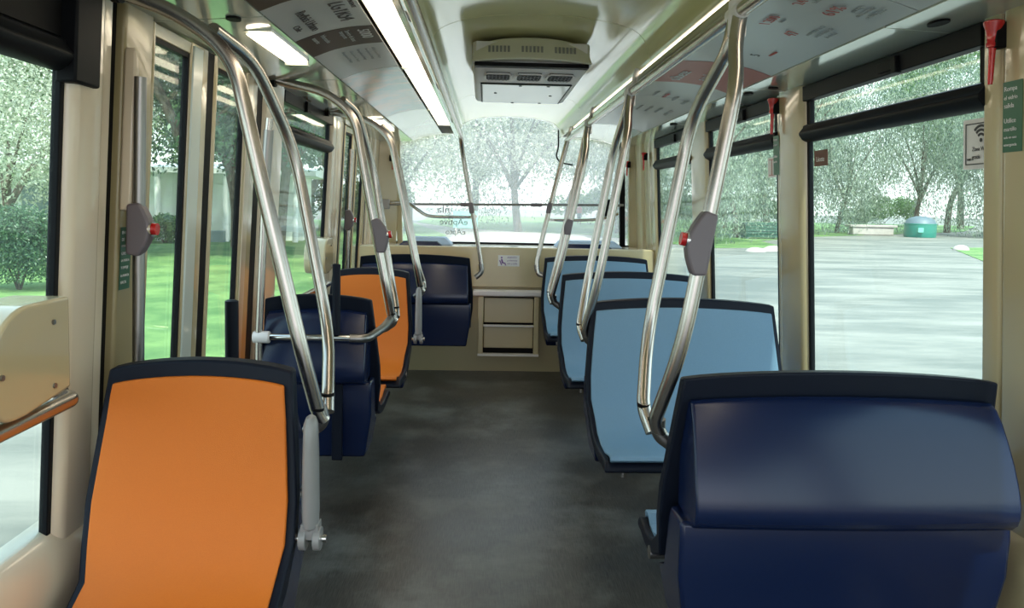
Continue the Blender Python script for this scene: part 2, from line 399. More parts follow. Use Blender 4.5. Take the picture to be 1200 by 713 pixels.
# front wall below the windscreen, shelf and dashboard
b = BM(); box(b, -1.12, 1.5, 6.5, 6.6, 0, 1.05)
struct(obj('wall_front', b, M['cream_dark']))
b = BM(); box(b, -1.08, 1.46, 6.475, 6.52, .725, 1.062); struct(obj('trim_6', b, M['cream'], bevel=.008))
b = BM(); hexa(b, [(-1.1, 6.50, 1.03), (1.5, 6.50, 1.03), (1.5, 7.25, 1.02), (-1.1, 7.25, 1.02), (-1.1, 6.50, 1.065), (1.5, 6.50, 1.065), (1.5, 7.25, 1.045), (-1.1, 7.25, 1.045)])
struct(obj('trim_7', b, M['cream_pale'], bevel=.01))

# ceiling cross-section
SEC_L_SIDE = [(-1.03, 1.975), (-0.69, 2.0)]
SEC_VAULT = [(-.285, 2.07), (-.262, 2.06), (-.250, 2.075), (-.240, 2.12), (-.222, 2.155), (-.18, 2.185), (-.10, 2.212), (.02, 2.232), (.2, 2.24), (.38, 2.235), (.52, 2.215), (.61, 2.19), (.655, 2.155), (.675, 2.12), (.685, 2.075), (.695, 2.06), (.705, 2.065)]
SEC_R_SIDE = [(1.2, 2.0), (1.44, 1.988)]
def sweep(bm, prof, a, b_, th=.012): strip(bm, prof, a, b_, th)
def dense(prof, n=4):
    P = smooth_pts([(u, 0, v) for u, v in prof], n); return [(p.x, p.z) for p in P]
b = BM()
cuts = [YB, .4, 3.30, 5.6, YF]
for k in range(4): sweep(b, dense(SEC_VAULT), cuts[k] + .003, cuts[k + 1] - .003)
struct(obj('ceiling', b, M['vault']))
b = BM()
for y0, y1 in ((YB, 1.0), (1.0, 2.42), (2.425, 3.64), (3.645, 5.3), (5.305, YF)): sweep(b, SEC_L_SIDE, y0 + .002, y1 - .002)
for y0, y1 in ((YB, 2.33), (2.333, 3.58), (3.585, 5.2), (5.205, YF)): sweep(b, SEC_R_SIDE, y0 + .002, y1 - .002)
struct(obj('trim_8', b, M['sidepanel']))
# roof skin above and the front header that closes it
b = BM(); box(b, -1.14, 1.54, YB, 7.28, 2.40, 2.44); struct(obj('trim_9', b, M['cream_dark']))
FULL = [(-1.03, 1.975), (-.69, 2.0), (-.6, 2.035), (-.5, 2.058), (-.40, 2.07)] + SEC_VAULT + [(.82, 2.055), (.95, 2.055), (1.1, 2.035), (1.2, 2.0), (1.44, 1.988)]
b = BM(); prism(b, FULL + [(1.44, 2.42), (-1.03, 2.42)], 7.2, 7.27, lambda u, v, w: (u, w, v)); struct(obj('trim_10', b, M['sidepanel'], smooth=False))

# windscreen (bulges forward a little)
def ws_y(x): return 7.34 - .10 * ((x - .2) / 1.2) ** 2
xs = [-.98 + i * (1.42 + .98) / 30 for i in range(31)]
b = BM(); lo = []; hi = []; lo2 = []; hi2 = []
def top_z(x):
    for (x0, z0), (x1, z1) in zip(FULL, FULL[1:]):
        if x0 <= x <= x1 and x1 > x0: return z0 + (z1 - z0) * (x - x0) / (x1 - x0)
    return 2.0
for x in xs:
    y = ws_y(x); lo.append(b.verts.new((x, y, 1.03))); hi.append(b.verts.new((x, y - .06, top_z(x) + .03)))
    lo2.append(b.verts.new((x, y + .008, 1.03))); hi2.append(b.verts.new((x, y - .052, top_z(x) + .03)))
for i in range(30):
    b.faces.new((lo[i], lo[i + 1], hi[i + 1], hi[i])); b.faces.new((lo2[i + 1], lo2[i], hi2[i], hi2[i + 1]))
ws = struct(obj('window_9', b, M['windscreen']))
tube_obj('lower_seal', [(x, ws_y(x) - .02, 1.05) for x in xs], .011, M['black'], ws, seg=8)
for sx, m_ in ((1.30, M['blackgloss']), (-.80, M['cream'])):
    b = BM(); hexa(b, [(sx - .02, 7.22, 1.04), (sx + .03, 7.22, 1.04), (sx + .03, 7.27, 1.04), (sx - .02, 7.27, 1.04), (sx - .055, 7.2, 2.0), (sx - .005, 7.2, 2.0), (sx - .005, 7.25, 2.0), (sx - .055, 7.25, 2.0)])
    obj('side_post', b, m_, ws, bevel=.006)
# corner fillers beside the windscreen
b = BM(); hexa(b, [(-1.12, 7.14, 1.04), (-.83, 7.2, 1.04), (-.83, 7.27, 1.04), (-1.12, 7.27, 1.04), (-1.07, 7.14, 2.0), (-.80, 7.2, 2.0), (-.80, 7.27, 2.0), (-1.07, 7.27, 2.0)]); struct(obj('trim_11', b, M['cream'], bevel=.01))
b = BM(); hexa(b, [(1.36, 7.2, 1.04), (1.52, 7.14, 1.04), (1.52, 7.27, 1.04), (1.36, 7.27, 1.04), (1.33, 7.2, 2.0), (1.46, 7.14, 2.0), (1.46, 7.27, 2.0), (1.33, 7.27, 2.0)]); struct(obj('trim_12', b, M['cream'], bevel=.01))

# ------------------------------------------------------------------ lamps and ceiling panels
PL = [(-.685, 2.002), (-.6, 2.035), (-.5, 2.058), (-.415, 2.068)]
PR = [(.815, 2.058), (.95, 2.055), (1.08, 2.038), (1.195, 2.004)]
def panel(name, side, y0, y1, m, label):
    b = BM(); strip(b, dense(PL if side < 0 else PR), y0 + .003, y1 - .003, .006)
    o = obj(name, b, m); tag(o, label, 'ceiling panel'); return o
def pz(side, x):
    P = PL if side < 0 else PR
    for (x0, z0), (x1, z1) in zip(P, P[1:]):
        if x0 <= x <= x1: return z0 + (z1 - z0) * (x - x0) / (x1 - x0), (z1 - z0) / (x1 - x0)
    return P[-1][1], 0
panel('ceiling_panel', -1, YB, .6, M['poster'], 'pale ceiling panel above the near left door window, nearest the viewer')
p_dark = panel('advertising_panel', -1, .6, 3.645, M['poster'], 'grey printed ceiling poster on the left with large black code LGYR54')
panel('advertising_panel', -1, 3.645, 5.28, M['picture'], 'ceiling panel with a blurred pinkish and teal picture beyond the LGYR54 poster')
panel('ceiling_panel', -1, 5.28, 6.25, M['lawntint'], 'plain pale ceiling panel, tinted like a lawn reflection, on the left beyond the blurred picture')
panel('ceiling_panel', -1, 6.25, YF, M['lawntint'], 'last plain pale ceiling panel on the left next to the windscreen')
panel('ceiling_panel', 1, YB, 2.14, M['poster'], 'pale poster panel at the top right edge, nearest the viewer')
p_r = panel('advertising_panel', 1, 2.14, 4.3, M['poster'], 'pale grey ceiling poster on the right with red figures 61% and a red band')
p_r2 = panel('advertising_panel', 1, 4.3, 5.9, M['poster'], 'pale ceiling poster on the right with small grey writing beyond the red band')
panel('ceiling_panel', 1, 5.9, YF, M['lawntint'], 'plain pale ceiling panel on the right next to the windscreen')
def patch(name, side, y0, y1, m, parent, x0=None, x1=None, off=.0015):
    P = dense(PL if side < 0 else PR)
    P = [p for p in P if (x0 is None or p[0] >= x0) and (x1 is None or p[0] <= x1)]
    b = BM(); strip(b, [(u, v - off) for u, v in P], y0, y1, .001); o = obj(name, b, m, parent); return o
patch('dark_band', -1, .62, 2.36, M['posterdark'], p_dark)
patch('dark_band', -1, 2.80, 3.09, M['posterdark'], p_dark)
patch('red_band', 1, 3.25, 3.80, M['posterred'], p_r)
def ptext(side, s, size, x, y, m, parent, sx=1.0, align='LEFT'):
    z, k = pz(side, x)
    if side < 0: f = frame4((x, y, z - .0035), (0, 1, 0), (1, 0, k))
    else: f = frame4((x, y, z - .0035), (0, -1, 0), (-1, 0, -k))
    return text('lettering', s, size, m, f, parent, align=align, sx=sx)
ptext(-1, 'LGYR54', .088, -.505, 2.46, M['ink'], p_dark, .78)
ptext(-1, 'PATENTE', .022, -.44, 2.44, M['ink'], p_dark)
ptext(-1, 'Redbús Urbano', .050, -.612, 2.49, M['ink'], p_dark, .80)
ptext(-1, 'Chile', .034, -.652, 2.62, M['ink'], p_dark, 1)
ptext(-1, '5000', .060, -.475, 2.835, M['poster'], p_dark, 1.2)
for (x, s, y) in ((-.52, 'Servicio de buses', 2.83), (-.54, 'transporte', 2.83), (-.605, 'Información', 2.83), (-.635, 'usuarios', 2.83)): ptext(-1, s, .026, x, y, M['greyink'], p_dark)
for i in range(5): ptext(-1, 'Metropolitana de Santiago', .021, -.47 - .03 * i, 3.16 + .01 * (i % 2), M['greyink'], p_dark)
for (s, x, y, sz, m_) in (('61%', 1.052, 2.365, .060, 'redink'), ('que viaja', 1.085, 2.30, .020, 'greyink'), ('en transporte', 1.11, 2.32, .020, 'greyink'), ('en hora punta', 1.135, 2.31, .020, 'greyink'),
                          ('1.200', .925, 2.56, .052, 'redink'), ('buses', .955, 2.52, .020, 'greyink'), ('47', 1.05, 2.66, .062, 'redink'), ('recorridos en la', 1.085, 2.62, .021, 'greyink'),
                          ('zona oriente de', 1.11, 2.61, .021, 'greyink'), ('la ciudad', 1.135, 2.58, .021, 'greyink'), ('5', 1.058, 3.02, .055, 'ink'), ('comunas', 1.09, 2.98, .022, 'redink'), ('24', .93, 2.30, .05, 'redink'), ('horas', .96, 2.27, .022, 'greyink'),
                          ('terminales', .95, 3.0, .022, 'greyink')):
    ptext(1, s, sz, x, y, M[m_], p_r)
for (s, x, y, sz) in (('súbete', .92, 3.72, .09), ('a tu bus', 1.03, 3.66, .07)): ptext(1, s, sz, x, y, M['poster'], p_r)
for i in range(4):
    ptext(1, 'recorridos', .035, .92 + .065 * i, 4.25 + .05 * i, M['greyink'] if i != 1 else M['redink'], p_r2)
    ptext(1, 'paraderos y tarifas', .03, .95 + .06 * i, 4.9, M['greyink'], p_r2)

def lamp(x0, x1, z, y0, y1, label, light=True, power=9, tilt=0.0):
    o = empty('ceiling_light', ((x0 + x1) / 2, y0, z)); tag(o, label, 'ceiling light', 'strip lights along the ceiling')
    w = (x1 - x0) / 2; L = y1 - y0
    b = BM(); prof = [(-w + .004, 0), (-w + .012, -.008), (0, -.011), (w - .012, -.008), (w - .004, 0)]
    prism(b, [(u, v + tilt * u) for u, v in prof], .004, L - .022, lambda u, v, q: (u, q, v)); obj('diffuser', b, M['lamp'], o)
    b = BM(); box(b, -w, w, L - .02, L + .004, -.012 - abs(tilt) * w, .012); box(b, -w, w, -.004, L, .001 + abs(tilt) * w, .014 + abs(tilt) * w); obj('end_cap', b, M['sidepanel'], o)
    return o
segs = [(YB, .6), (.6, 2.1), (2.1, 3.645), (3.645, 5.28), (5.28, 6.3)]
names = ['nearest the viewer, off the top edge', 'just above the top edge', 'beside the LGYR54 poster', 'beside the blurred ceiling picture', 'nearest the windscreen']
for (a, c), nm in zip(segs, names):
    lamp(-.40, -.288, 2.068, a, c, 'long lit strip light along the left rail, ' + nm)
names = ['nearest the viewer, off the top edge', 'above the nearest steel pole pair', 'beside the red poster band', 'beside the grey lettered poster', 'nearest the windscreen']
for (a, c), nm in zip(segs, names):
    lamp(.705, .800, 2.064, a, c, 'long lit strip light behind the right ceiling rail, ' + nm)
lamp(-.80, -.71, 1.985, 2.59, 3.12, 'short lit lamp in the left side panel above the first door leaf', tilt=.073)
lamp(-.84, -.71, 1.985, 5.35, 6.0, 'short lit lamp in the left side panel above the far door', tilt=.073)

# dark oval inlets in the side panels
def inlet(x, y, z, label, ly=.05):
    b = BM(); tube(b, [(x, y, z + .006), (x, y, z - .003)], .022, seg=20)
    for v in b.verts: v.co.y = y + (v.co.y - y) * ly / .022
    o = obj('air_inlet', b, M['black']); tag(o, label, 'air inlet', 'dark oval inlets in the side panels')
inlet(1.30, 2.22, 1.992, 'dark oval inlet in the right side panel above the nearest window', .045)
inlet(1.30, 3.50, 1.992, 'smaller dark oval inlet beside the pillar with the second hammer', .02)
inlet(1.26, 3.72, 1.994, 'dark oval inlet in the right side panel above the second window', .04)
inlet(1.26, 5.2, 1.994, 'dark oval inlet in the right side panel above the third window', .05)
inlet(-.78, 2.42, 1.99, 'brown oval inlet in the left side panel above the steel pole bend', .03)
# ------------------------------------------------------------------ seats
def half_w(w, z):
    """half width of the shell by height"""
    t = max(0.0, min(1.0, (z - .58) / .42))
    return w / 2 - .036 * t ** 1.2 - .022 * max(0.0, min(1.0, (.62 - z) / .12))
def seat_section(side='front'): pass
FRONT0 = [(-.005, 1.0), (-.012, .965), (-.030, .88), (-.053, .78), (-.078, .68), (-.104, .58), (-.145, .505), (-.225, .465), (-.32, .450), (-.42, .452), (-.52, .462), (-.565, .455), (-.588, .435)]
def grid_solid(bm, rows_front, rows_back, hw, arch, nx=16, inset=0.0, extra=0.0):
    """rows_*: (y,z) lists of the same length; builds a closed curved sheet between them"""
    F, Bk = [], []
    for (rows, out) in ((rows_front, F), (rows_back, Bk)):
        for (y, z) in rows:
            h = hw(z) - inset; r = []
            for i in range(nx + 1):
                u = -1 + 2 * i / nx
                zz = z + arch * (1 - u * u) * max(0, (z - .75) / .25) - arch * .15 * max(0, (z - .9) / .1) * abs(u) ** 10
                yy = y + .012 * (1 - u * u) * (1 if z > .55 else 0)
                r.append(bm.verts.new((u * h, yy, zz)))
            out.append(r)
    n = len(F)
    for j in range(n - 1):
        for i in range(nx):
            bm.faces.new((F[j][i], F[j][i + 1], F[j + 1][i + 1], F[j + 1][i])); bm.faces.new((Bk[j][i + 1], Bk[j][i], Bk[j + 1][i], Bk[j + 1][i + 1]))
        bm.faces.new((F[j][0], F[j + 1][0], Bk[j + 1][0], Bk[j][0])); bm.faces.new((F[j + 1][nx], F[j][nx], Bk[j][nx], Bk[j + 1][nx]))
    for i in range(nx):
        bm.faces.new((F[0][i + 1], F[0][i], Bk[0][i], Bk[0][i + 1])); bm.faces.new((F[n - 1][i], F[n - 1][i + 1], Bk[n - 1][i + 1], Bk[n - 1][i]))

def build_seat(name, w, pad_mat, label, group=None, ck=1.0):
    FRONT = [(y if y > -.2 else -.2 + (y + .2) * ck, z) for y, z in FRONT0]
    root = empty(name); tag(root, label, 'seat', group)
    hw = lambda z: half_w(w, z)
    # rim shell: dark frame following the pad, .05 thick
    back = []
    for k, (y, z) in enumerate(FRONT):
        back.append((y + .052, z + .002) if z > .56 else (y + .02 + .02 * (k < 7), z - .05 if k < 11 else z - .03))
    back[-2] = (FRONT[-1][0] + .033, .412); back[-1] = (FRONT[-1][0] + .013, .415)
    b = BM(); grid_solid(b, [(y + .008, z - (.008 if z < .5 else 0)) for y, z in FRONT], back, hw, .022)
    obj('shell', b, M['navy_dark'], root, bevel=.006)
    # fabric-coloured insert
    ins = [(y - .004, z) for y, z in FRONT]
    q = FRONT[-1][0]; ins[0] = (-.018, .966); ins[1] = (-.026, .935); ins[-1] = (q + .016, .462); ins[-2] = (q + .03, .474); ins[-3] = (q + .06, .474)
    b = BM(); grid_solid(b, ins, [(y + .014, z - (.012 if z < .5 else 0)) for y, z in ins], hw, .020, inset=.021)
    obj('seat_pad', b, pad_mat, root, bevel=.004)
    # back panel bulging out behind, with a ridge and undercut
    bulge = [(.050, .945), (.074, .932), (.098, .90), (.120, .86), (.143, .81), (.160, .765), (.170, .735), (.176, .708), (.176, .685), (.168, .662), (.150, .645), (.118, .638)]
    inner = [(.040, .945), (.035, .935), (.02, .90), (.01, .86), (.0, .81), (.0, .765), (.0, .735), (.0, .708), (.0, .685), (.0, .662), (.0, .645), (.0, .638)]
    def hb(z): return min(hw(z), hw(.95)) - .012 - .010 * max(0, (z - .78) / .17)
    b = BM(); grid_solid(b, bulge, inner, hb, .020)
    obj('back_panel', b, M['navy'], root, bevel=.007, segs=3)
    # lower box that carries the seat from the side wall
    b = BM()
    lowb = [(.114, .645), (.118, .60), (.112, .50), (.100, .40), (.090, .30)]
    lowf = [(.0, .645), (-.02, .60), (-.09, .44), (-.16, .41), (-.12, .30)]
    grid_solid(b, lowb, lowf, lambda z: w / 2 - .022 - .03 * max(0, (.5 - z) / .2), 0)
    obj('lower_panel', b, M['navy'], root, bevel=.012, segs=3)
    # underframe
    b = BM(); tube(b, [(-w / 2 + .05, -.22, .41), (w / 2 - .02, -.22, .41)], .02); tube(b, [(-w / 2 + .10, q + .06, .42), (-w / 2 + .10, -.12, .36)], .012)
    tube(b, [(w / 2 - .10, q + .06, .42), (w / 2 - .10, -.12, .36)], .012); tube(b, [(-w / 2 + .10, q + .06, .425), (-w / 2 + .10, q + .06, .385)], .010)
    obj('underframe', b, M['steel_dark'], root)
    return root
def put(o, x, y, rz=0): o.location = (x, y, 0); o.rotation_euler = (0, 0, rz); return o
G = 'seats along the aisle'
WD = .91; XR = .912; PI = math.pi
s_blue = build_seat('double_seat', WD, M['blue'], 'nearest light blue double seat facing the viewer, behind the big navy seat back')
put(s_blue, XR, 3.45)
s3 = put(copy_tree(s_blue), XR, 4.78); s3['label'] = 'middle one of the three light blue double seats facing the viewer'
s4 = put(copy_tree(s_blue), XR, 6.22); s4['label'] = 'farthest light blue double seat facing the viewer, against the front wall'
s1 = put(build_seat('double_seat', WD, M['blue'], 'x', None, .55), XR + .032, 2.0, PI); s1['label'] = 'big navy double seat back nearest on the right, turned away from the viewer'
s_or = build_seat('single_seat', .54, M['orange'], 'nearest bright orange single seat in the lower left foreground')
put(s_or, -.728, 1.985)
s_or3 = put(copy_tree(s_or), -.70, 4.75); s_or3['label'] = 'smaller orange single seat behind the dark seat back on the left'
sb = put(copy_tree(s_or), -.735, 3.46, PI); sb['label'] = 'dark navy single seat back behind the horizontal steel bar, turned away'
s_l4 = build_seat('double_seat', WD + .02, M['orange'], 'black double seat back on the left in front of the windscreen, turned away', None, .3)
put(s_l4, -.545, 6.10, PI)

for o_ in (s_blue, s3, s4, s1, s_l4): o_['group'] = 'double seats'
for o_ in (s_or, s_or3, sb): o_['group'] = 'single seats on the left'
# grey folding armrests on the aisle side of the orange seats
def armrest(x, y, z0, label):
    o = empty('armrest', (x, y, z0)); tag(o, label, 'armrest', 'grey armrests on the orange seats')
    b = BM(); rings = []
    prof = [(0.0, .010), (.012, .020), (.05, .022), (.14, .021), (.22, .0195), (.275, .018), (.292, .012), (.298, .004)]
    for zz, r in prof:
        rings.append([b.verts.new((r * 1.0 * math.cos(2 * PI * k / 16), r * 1.5 * math.sin(2 * PI * k / 16), zz)) for k in range(16)])
    for i in range(len(rings) - 1):
        for k in range(16): b.faces.new((rings[i][k], rings[i][(k + 1) % 16], rings[i + 1][(k + 1) % 16], rings[i + 1][k]))
    b.faces.new(rings[0][::-1]); b.faces.new(rings[-1]); obj('arm', b, M['grey'], o)
    b = BM()
    for sx in (-.018, .018):
        tube(b, [(sx - .009, 0, -.022), (sx + .009, 0, -.022)], .030, seg=20)
    box(b, -.022, .022, -.018, .026, -.02, .02)
    obj('hinge', b, M['grey'], o, bevel=.002)
    tube_obj('pivot_pin', [(-.04, 0, -.022), (.04, 0, -.022)], .010, M['chrome'], o)
    return o
armrest(-.430, 1.92, .605, 'upright grey plastic armrest beside the nearest orange seat')
armrest(-.397, 4.68, .62, 'upright grey armrest beside the farther orange seat')

# ------------------------------------------------------------------ grab poles
RT = .0195
def foot(parent, p, d=(.05, 0, -.045)):
    b = BM(); P = Vector(p)
    tube(b, round_corners([P + Vector((0, -.005, .035)), P + Vector((0, 0, -.01)), P + Vector(d)], .03), .020); obj('foot_joint', b, M['steel_dark'], parent)
def ring(parent, p, ax, r=.0185):
    A = Vector(ax).normalized() * .004; tube_obj('joint_ring', [Vector(p) - A, Vector(p) + A], r, M['black'], parent)
def button_box(parent, p, q, side, big=1.0, red=True):
    """stop button housing hugging a tube from p to q, button towards side"""
    p = Vector(p); q = Vector(q); ax = (q - p).normalized(); L = (q - p).length
    sd = Vector((side, 0, 0)); sd = (sd - ax * sd.dot(ax)).normalized(); dp = ax.cross(sd)
    b = BM(); pts = [(0, -.022), (.0, .018)]
    prof = [(-.022, .03 * L), (-.022, .97 * L), (.006, L)]
    for k in range(9):
        t = k / 8; prof.append((.014 + .030 * big * math.sin(PI * t), L * (1 - .0 - t)))
    prof.append((.006, 0))
    A = [b.verts.new(p + sd * u + ax * v - dp * .022) for u, v in prof]; Bv = [b.verts.new(p + sd * u + ax * v + dp * .022) for u, v in prof]
    n = len(prof); b.faces.new(A); b.faces.new(Bv[::-1])
    for i in range(n): b.faces.new((A[i], Bv[i], Bv[(i + 1) % n], A[(i + 1) % n]))
    h = obj('stop_button_box', b, M['purplegrey'], parent, bevel=.007, segs=3)
    c = p + ax * L * .52 + sd * .040
    if not red: return h
    tube_obj('red_button', [c, c + sd * .018], .017, M['red'], h, seg=20)
    tube_obj('button_ring', [c - sd * .004, c + sd * .006], .022, M['chrome'], h, seg=20)
    return h

def lerp3(a, b, t): return tuple(a[i] + (b[i] - a[i]) * t for i in range(3))
def right_pair(yf, yt, xf, zf, xt, zt, near, far, label, btn=None):
    """two bowed tubes from a clamp on the ceiling rail down to one joint on the seat"""
    o = empty('grab_pole', (xf, yf, 0)); tag(o, label, 'grab pole', 'steel grab poles')
    o.location = (0, 0, 0)
    def xx(z): return xf + (xt - xf) * (z - zf) / (zt - zf)
    top = (xt, yt, zt)
    pn = round_corners([(xx(zt), yt - .02, zt), (xx(1.88), yt - .03, 1.87), (xx(1.78), near, 1.76), (xx(1.10), near, 1.08), (xx(zf) , yf - .03, zf + .02), (xf + .02, yf - .02, zf - .02)], .12)
    pf = round_corners([(xx(zt), yt + .02, zt), (xx(1.88), yt + .03, 1.87), (xx(1.74), far, 1.72), (xx(1.06), far, 1.04), (xx(zf) - .005, yf + .10, zf + .02), (xf + .015, yf + .06, zf - .04)], .12)
    tube_obj('pole', pn, RT, M['steel'], o); tube_obj('pole', pf, RT, M['steel'], o)
    foot(o, (xf + .012, yf - .02, zf - .01))
    ring(o, (xx(zf) + .001, yf - .028, zf + .024), (0, 0, 1)); ring(o, (xx(zf) - .004, yf + .10, zf + .03), (0, -.2, 1))
    b = BM(); tube(b, [(xt, yt, zt + .045), (xt, yt, zt - .05)], .024); tube(b, [(xt, yt - .045, 1.963), (xt, yt + .045, 1.963)], .0225)
    obj('rail_clamp', b, M['lightgrey'], o, bevel=.003)
    if btn: button_box(o, *btn)
    return o
right_pair(2.08, 2.06, .473, .84, .66, 1.95, 1.955, 2.35, 'thick steel pole pair with red stop button, joined to the big navy seat back', btn=((.545, 1.952, 1.27), (.572, 1.952, 1.435), -1))
right_pair(3.52, 3.55, .465, .845, .655, 1.95, 3.42, 3.74, 'steel pole pair rising from the nearest light blue seat')
right_pair(4.86, 5.0, .43, .84, .655, 1.95, 4.80, 5.02, 'steel pole pair rising from the middle light blue seat', btn=((.512, 4.80, 1.25), (.530, 4.80, 1.35), -1, .4, False))
# far right: one pole
o = empty('grab_pole', (0, 0, 0)); tag(o, 'single thin steel pole rising from the farthest light blue seat', 'grab pole', 'steel grab poles')
tube_obj('pole', round_corners([(.658, 6.3, 1.95), (.60, 6.3, 1.72), (.50, 6.27, 1.3), (.425, 6.25, .95), (.44, 6.24, .86), (.49, 6.24, .85)], .06), RT, M['steel'], o)
tube_obj('knee_joint', round_corners([(.424, 6.25, .94), (.43, 6.245, .88), (.49, 6.24, .85)], .04), .020, M['steel_dark'], o)
button_box(o, (.510, 6.275, 1.36), (.527, 6.28, 1.45), -1, .15, False)
# ceiling rails
o = empty('ceiling_rail', (0, 0, 0)); tag(o, 'long steel ceiling rail on the right, holding the pole tops', 'rail')
tube_obj('rail_tube', [(.66, y, 1.963) for y in (YB, 1, 3, 5, 6.42)], .019, M['steel'], o)
for y in (-.6, .8, 2.06, 3.55, 5.0, 6.3): tube_obj('bracket', [(.66, y, 1.97), (.685, y, 2.07)], .012, M['lightgrey'], o)
b = BM(); prism(b, [(.672, 1.995), (.70, 1.985), (.715, 2.0), (.71, 2.03), (.685, 2.04), (.672, 2.02)], YB, 6.5, lambda u, v, w: (u, w, v)); obj('profile_channel', b, M['chrome'], o, bevel=.003)
o = empty('ceiling_rail', (0, 0, 0)); tag(o, 'long steel ceiling rail on the left that bends down to the black seat back', 'rail')
tube_obj('rail_tube', [(-.2, YB, 1.955), (-.2, 3, 1.955)] + round_corners([(-.2, 3.2, 1.955), (-.2, 5.95, 1.955), (-.19, 6.08, 1.84), (-.03, 6.12, .98), (-.018, 6.12, .88), (-.07, 6.12, .84)], .10), .018, M['steel'], o)
tube_obj('knee_joint', round_corners([(-.028, 6.12, .95), (-.018, 6.12, .88), (-.07, 6.12, .84)], .04), .021, M['steel_dark'], o)
for y in (-.6, .9, 2.44, 3.9, 5.5): tube_obj('bracket', [(-.2, y, 1.96), (-.262, y, 2.065)], .012, M['steel_dark'], o)
button_box(o, (-.118, 6.10, 1.44), (-.102, 6.105, 1.35), 1, .15, False)
b = BM(); prism(b, [(-.272, 2.0), (-.245, 1.99), (-.232, 2.005), (-.236, 2.03), (-.262, 2.04)], YB, 6.5, lambda u, v, w: (u, w, v)); obj('profile_channel', b, M['chrome'], o, bevel=.003)

def left_pair(Y, xf, zf, xb, zb, far_dy, label, wall=-.98, btn=None):
    o = empty('grab_pole', (0, 0, 0)); tag(o, label, 'grab pole', 'steel grab poles')
    def xx(z): return xf + (xb - xf) * (z - zf) / (zb - zf)
    A = round_corners([(wall, Y, 1.985), (xb - .14, Y, zb + .075), (xb - .01, Y, zb - .03), (xx(1.50) - .012, Y, 1.50), (xx(1.02), Y, 1.02), (xf - .005, Y + .05, zf), (xf + .01, Y + .06, zf - .03)], .10)
    Bt = round_corners([(xb - .07, Y + .02, zb + .045), (xb - .02, Y + far_dy * .5, zb), (xx(1.62), Y + far_dy, 1.60), (xx(1.02) + .0, Y + far_dy * .85, 1.02), (xf + .006, Y + .14, zf + .02), (xf + .012, Y + .11, zf - .02)], .12)
    tube_obj('pole', A, RT + .001, M['steel'], o); tube_obj('pole', Bt, RT - .0005, M['steel'], o)
    ring(o, (xf - .004, Y + .045, zf + .008), (.1, -.1, 1), .0195); ring(o, (xf + .006, Y + .135, zf + .025), (0, 0, 1))
    b = BM(); tube(b, round_corners([(xf, Y + .055, zf + .01), (xf + .01, Y + .06, zf - .035), (xf - .04, Y + .07, zf - .07)], .03), .020); obj('foot_joint', b, M['steel_dark'], o)
    b = BM(); tube(b, [(wall - .01, Y, 1.987), (wall + .012, Y, 1.985)], .034, seg=20); obj('wall_flange', b, M['black'], o)
    if btn: button_box(o, *btn)
    return o
left_pair(2.10, -.458, .85, -.668, 1.85, .42, 'thick steel pole pair joined to the nearest orange seat, bent over to the left wall', wall=-.98)
left_pair(3.60, -.435, .90, -.60, 1.86, .25, 'steel pole pair with stop button rising from the dark single seat back', btn=((-.508, 3.595, 1.36), (-.478, 3.595, 1.20), 1))
left_pair(4.82, -.40, .90, -.585, 1.86, .10, 'steel pole pair rising from the farther orange seat')

# bar from the door pole to the dark single seat
o = empty('door_pole', (-.95, 3.30, 0)); tag(o, 'upright steel pole beside the door carrying a horizontal bar', 'pole'); o.location = (0, 0, 0)
tube_obj('pole', [(-.968, 3.30, 0), (-.962, 3.30, .85), (-.925, 3.30, 1.68), (-.915, 3.30, 1.78)], .016, M['steel'], o)
tube_obj('sleeve', [(-.940, 3.30, 1.42), (-.918, 3.30, 1.73)], .021, M['steel_dark'], o)
b = BM(); tube(b, [(-.985, 3.30, .848), (-.915, 3.30, .848)], .026); obj('tee_joint', b, M['lightgrey'], o, bevel=.004)
tube_obj('horizontal_bar', [(-.92, 3.30, .848), (-.56, 3.30, .848)], .0155, M['chrome'], o)
tube_obj('end_bracket', round_corners([(-.575, 3.30, .848), (-.50, 3.31, .846), (-.455, 3.50, .862), (-.442, 3.63, .88)], .05), .019, M['steel_dark'], o)
# navy padded posts
def post(x, y, z0, z1, r, label):
    b = BM(); tube(b, [(x, y, z0), (x, y, z1 - r * .5), (x, y, z1 - r * .2), (x, y, z1)], r, seg=18)
    for v in b.verts:
        if v.co.z > z1 - .001: v.co.x = x + (v.co.x - x) * .6; v.co.y = y + (v.co.y - y) * .6
    o = obj('padded_post', b, M['navy_dark']); tag(o, label, 'post', 'navy posts'); return o
post(-.985, 3.02, 0, 1.045, .026, 'short navy post standing by the door, left of the steel pole')
post(-.632, 3.30, .864, 1.17, .017, 'slim navy post standing on the horizontal steel bar')
b = BM(); box(b, -.655, -.609, 3.325, 3.342, .30, .865); o = obj('padded_strut', b, M['navy_dark'], bevel=.004); tag(o, 'navy strut hanging below the horizontal bar before the dark seat back', 'strut')

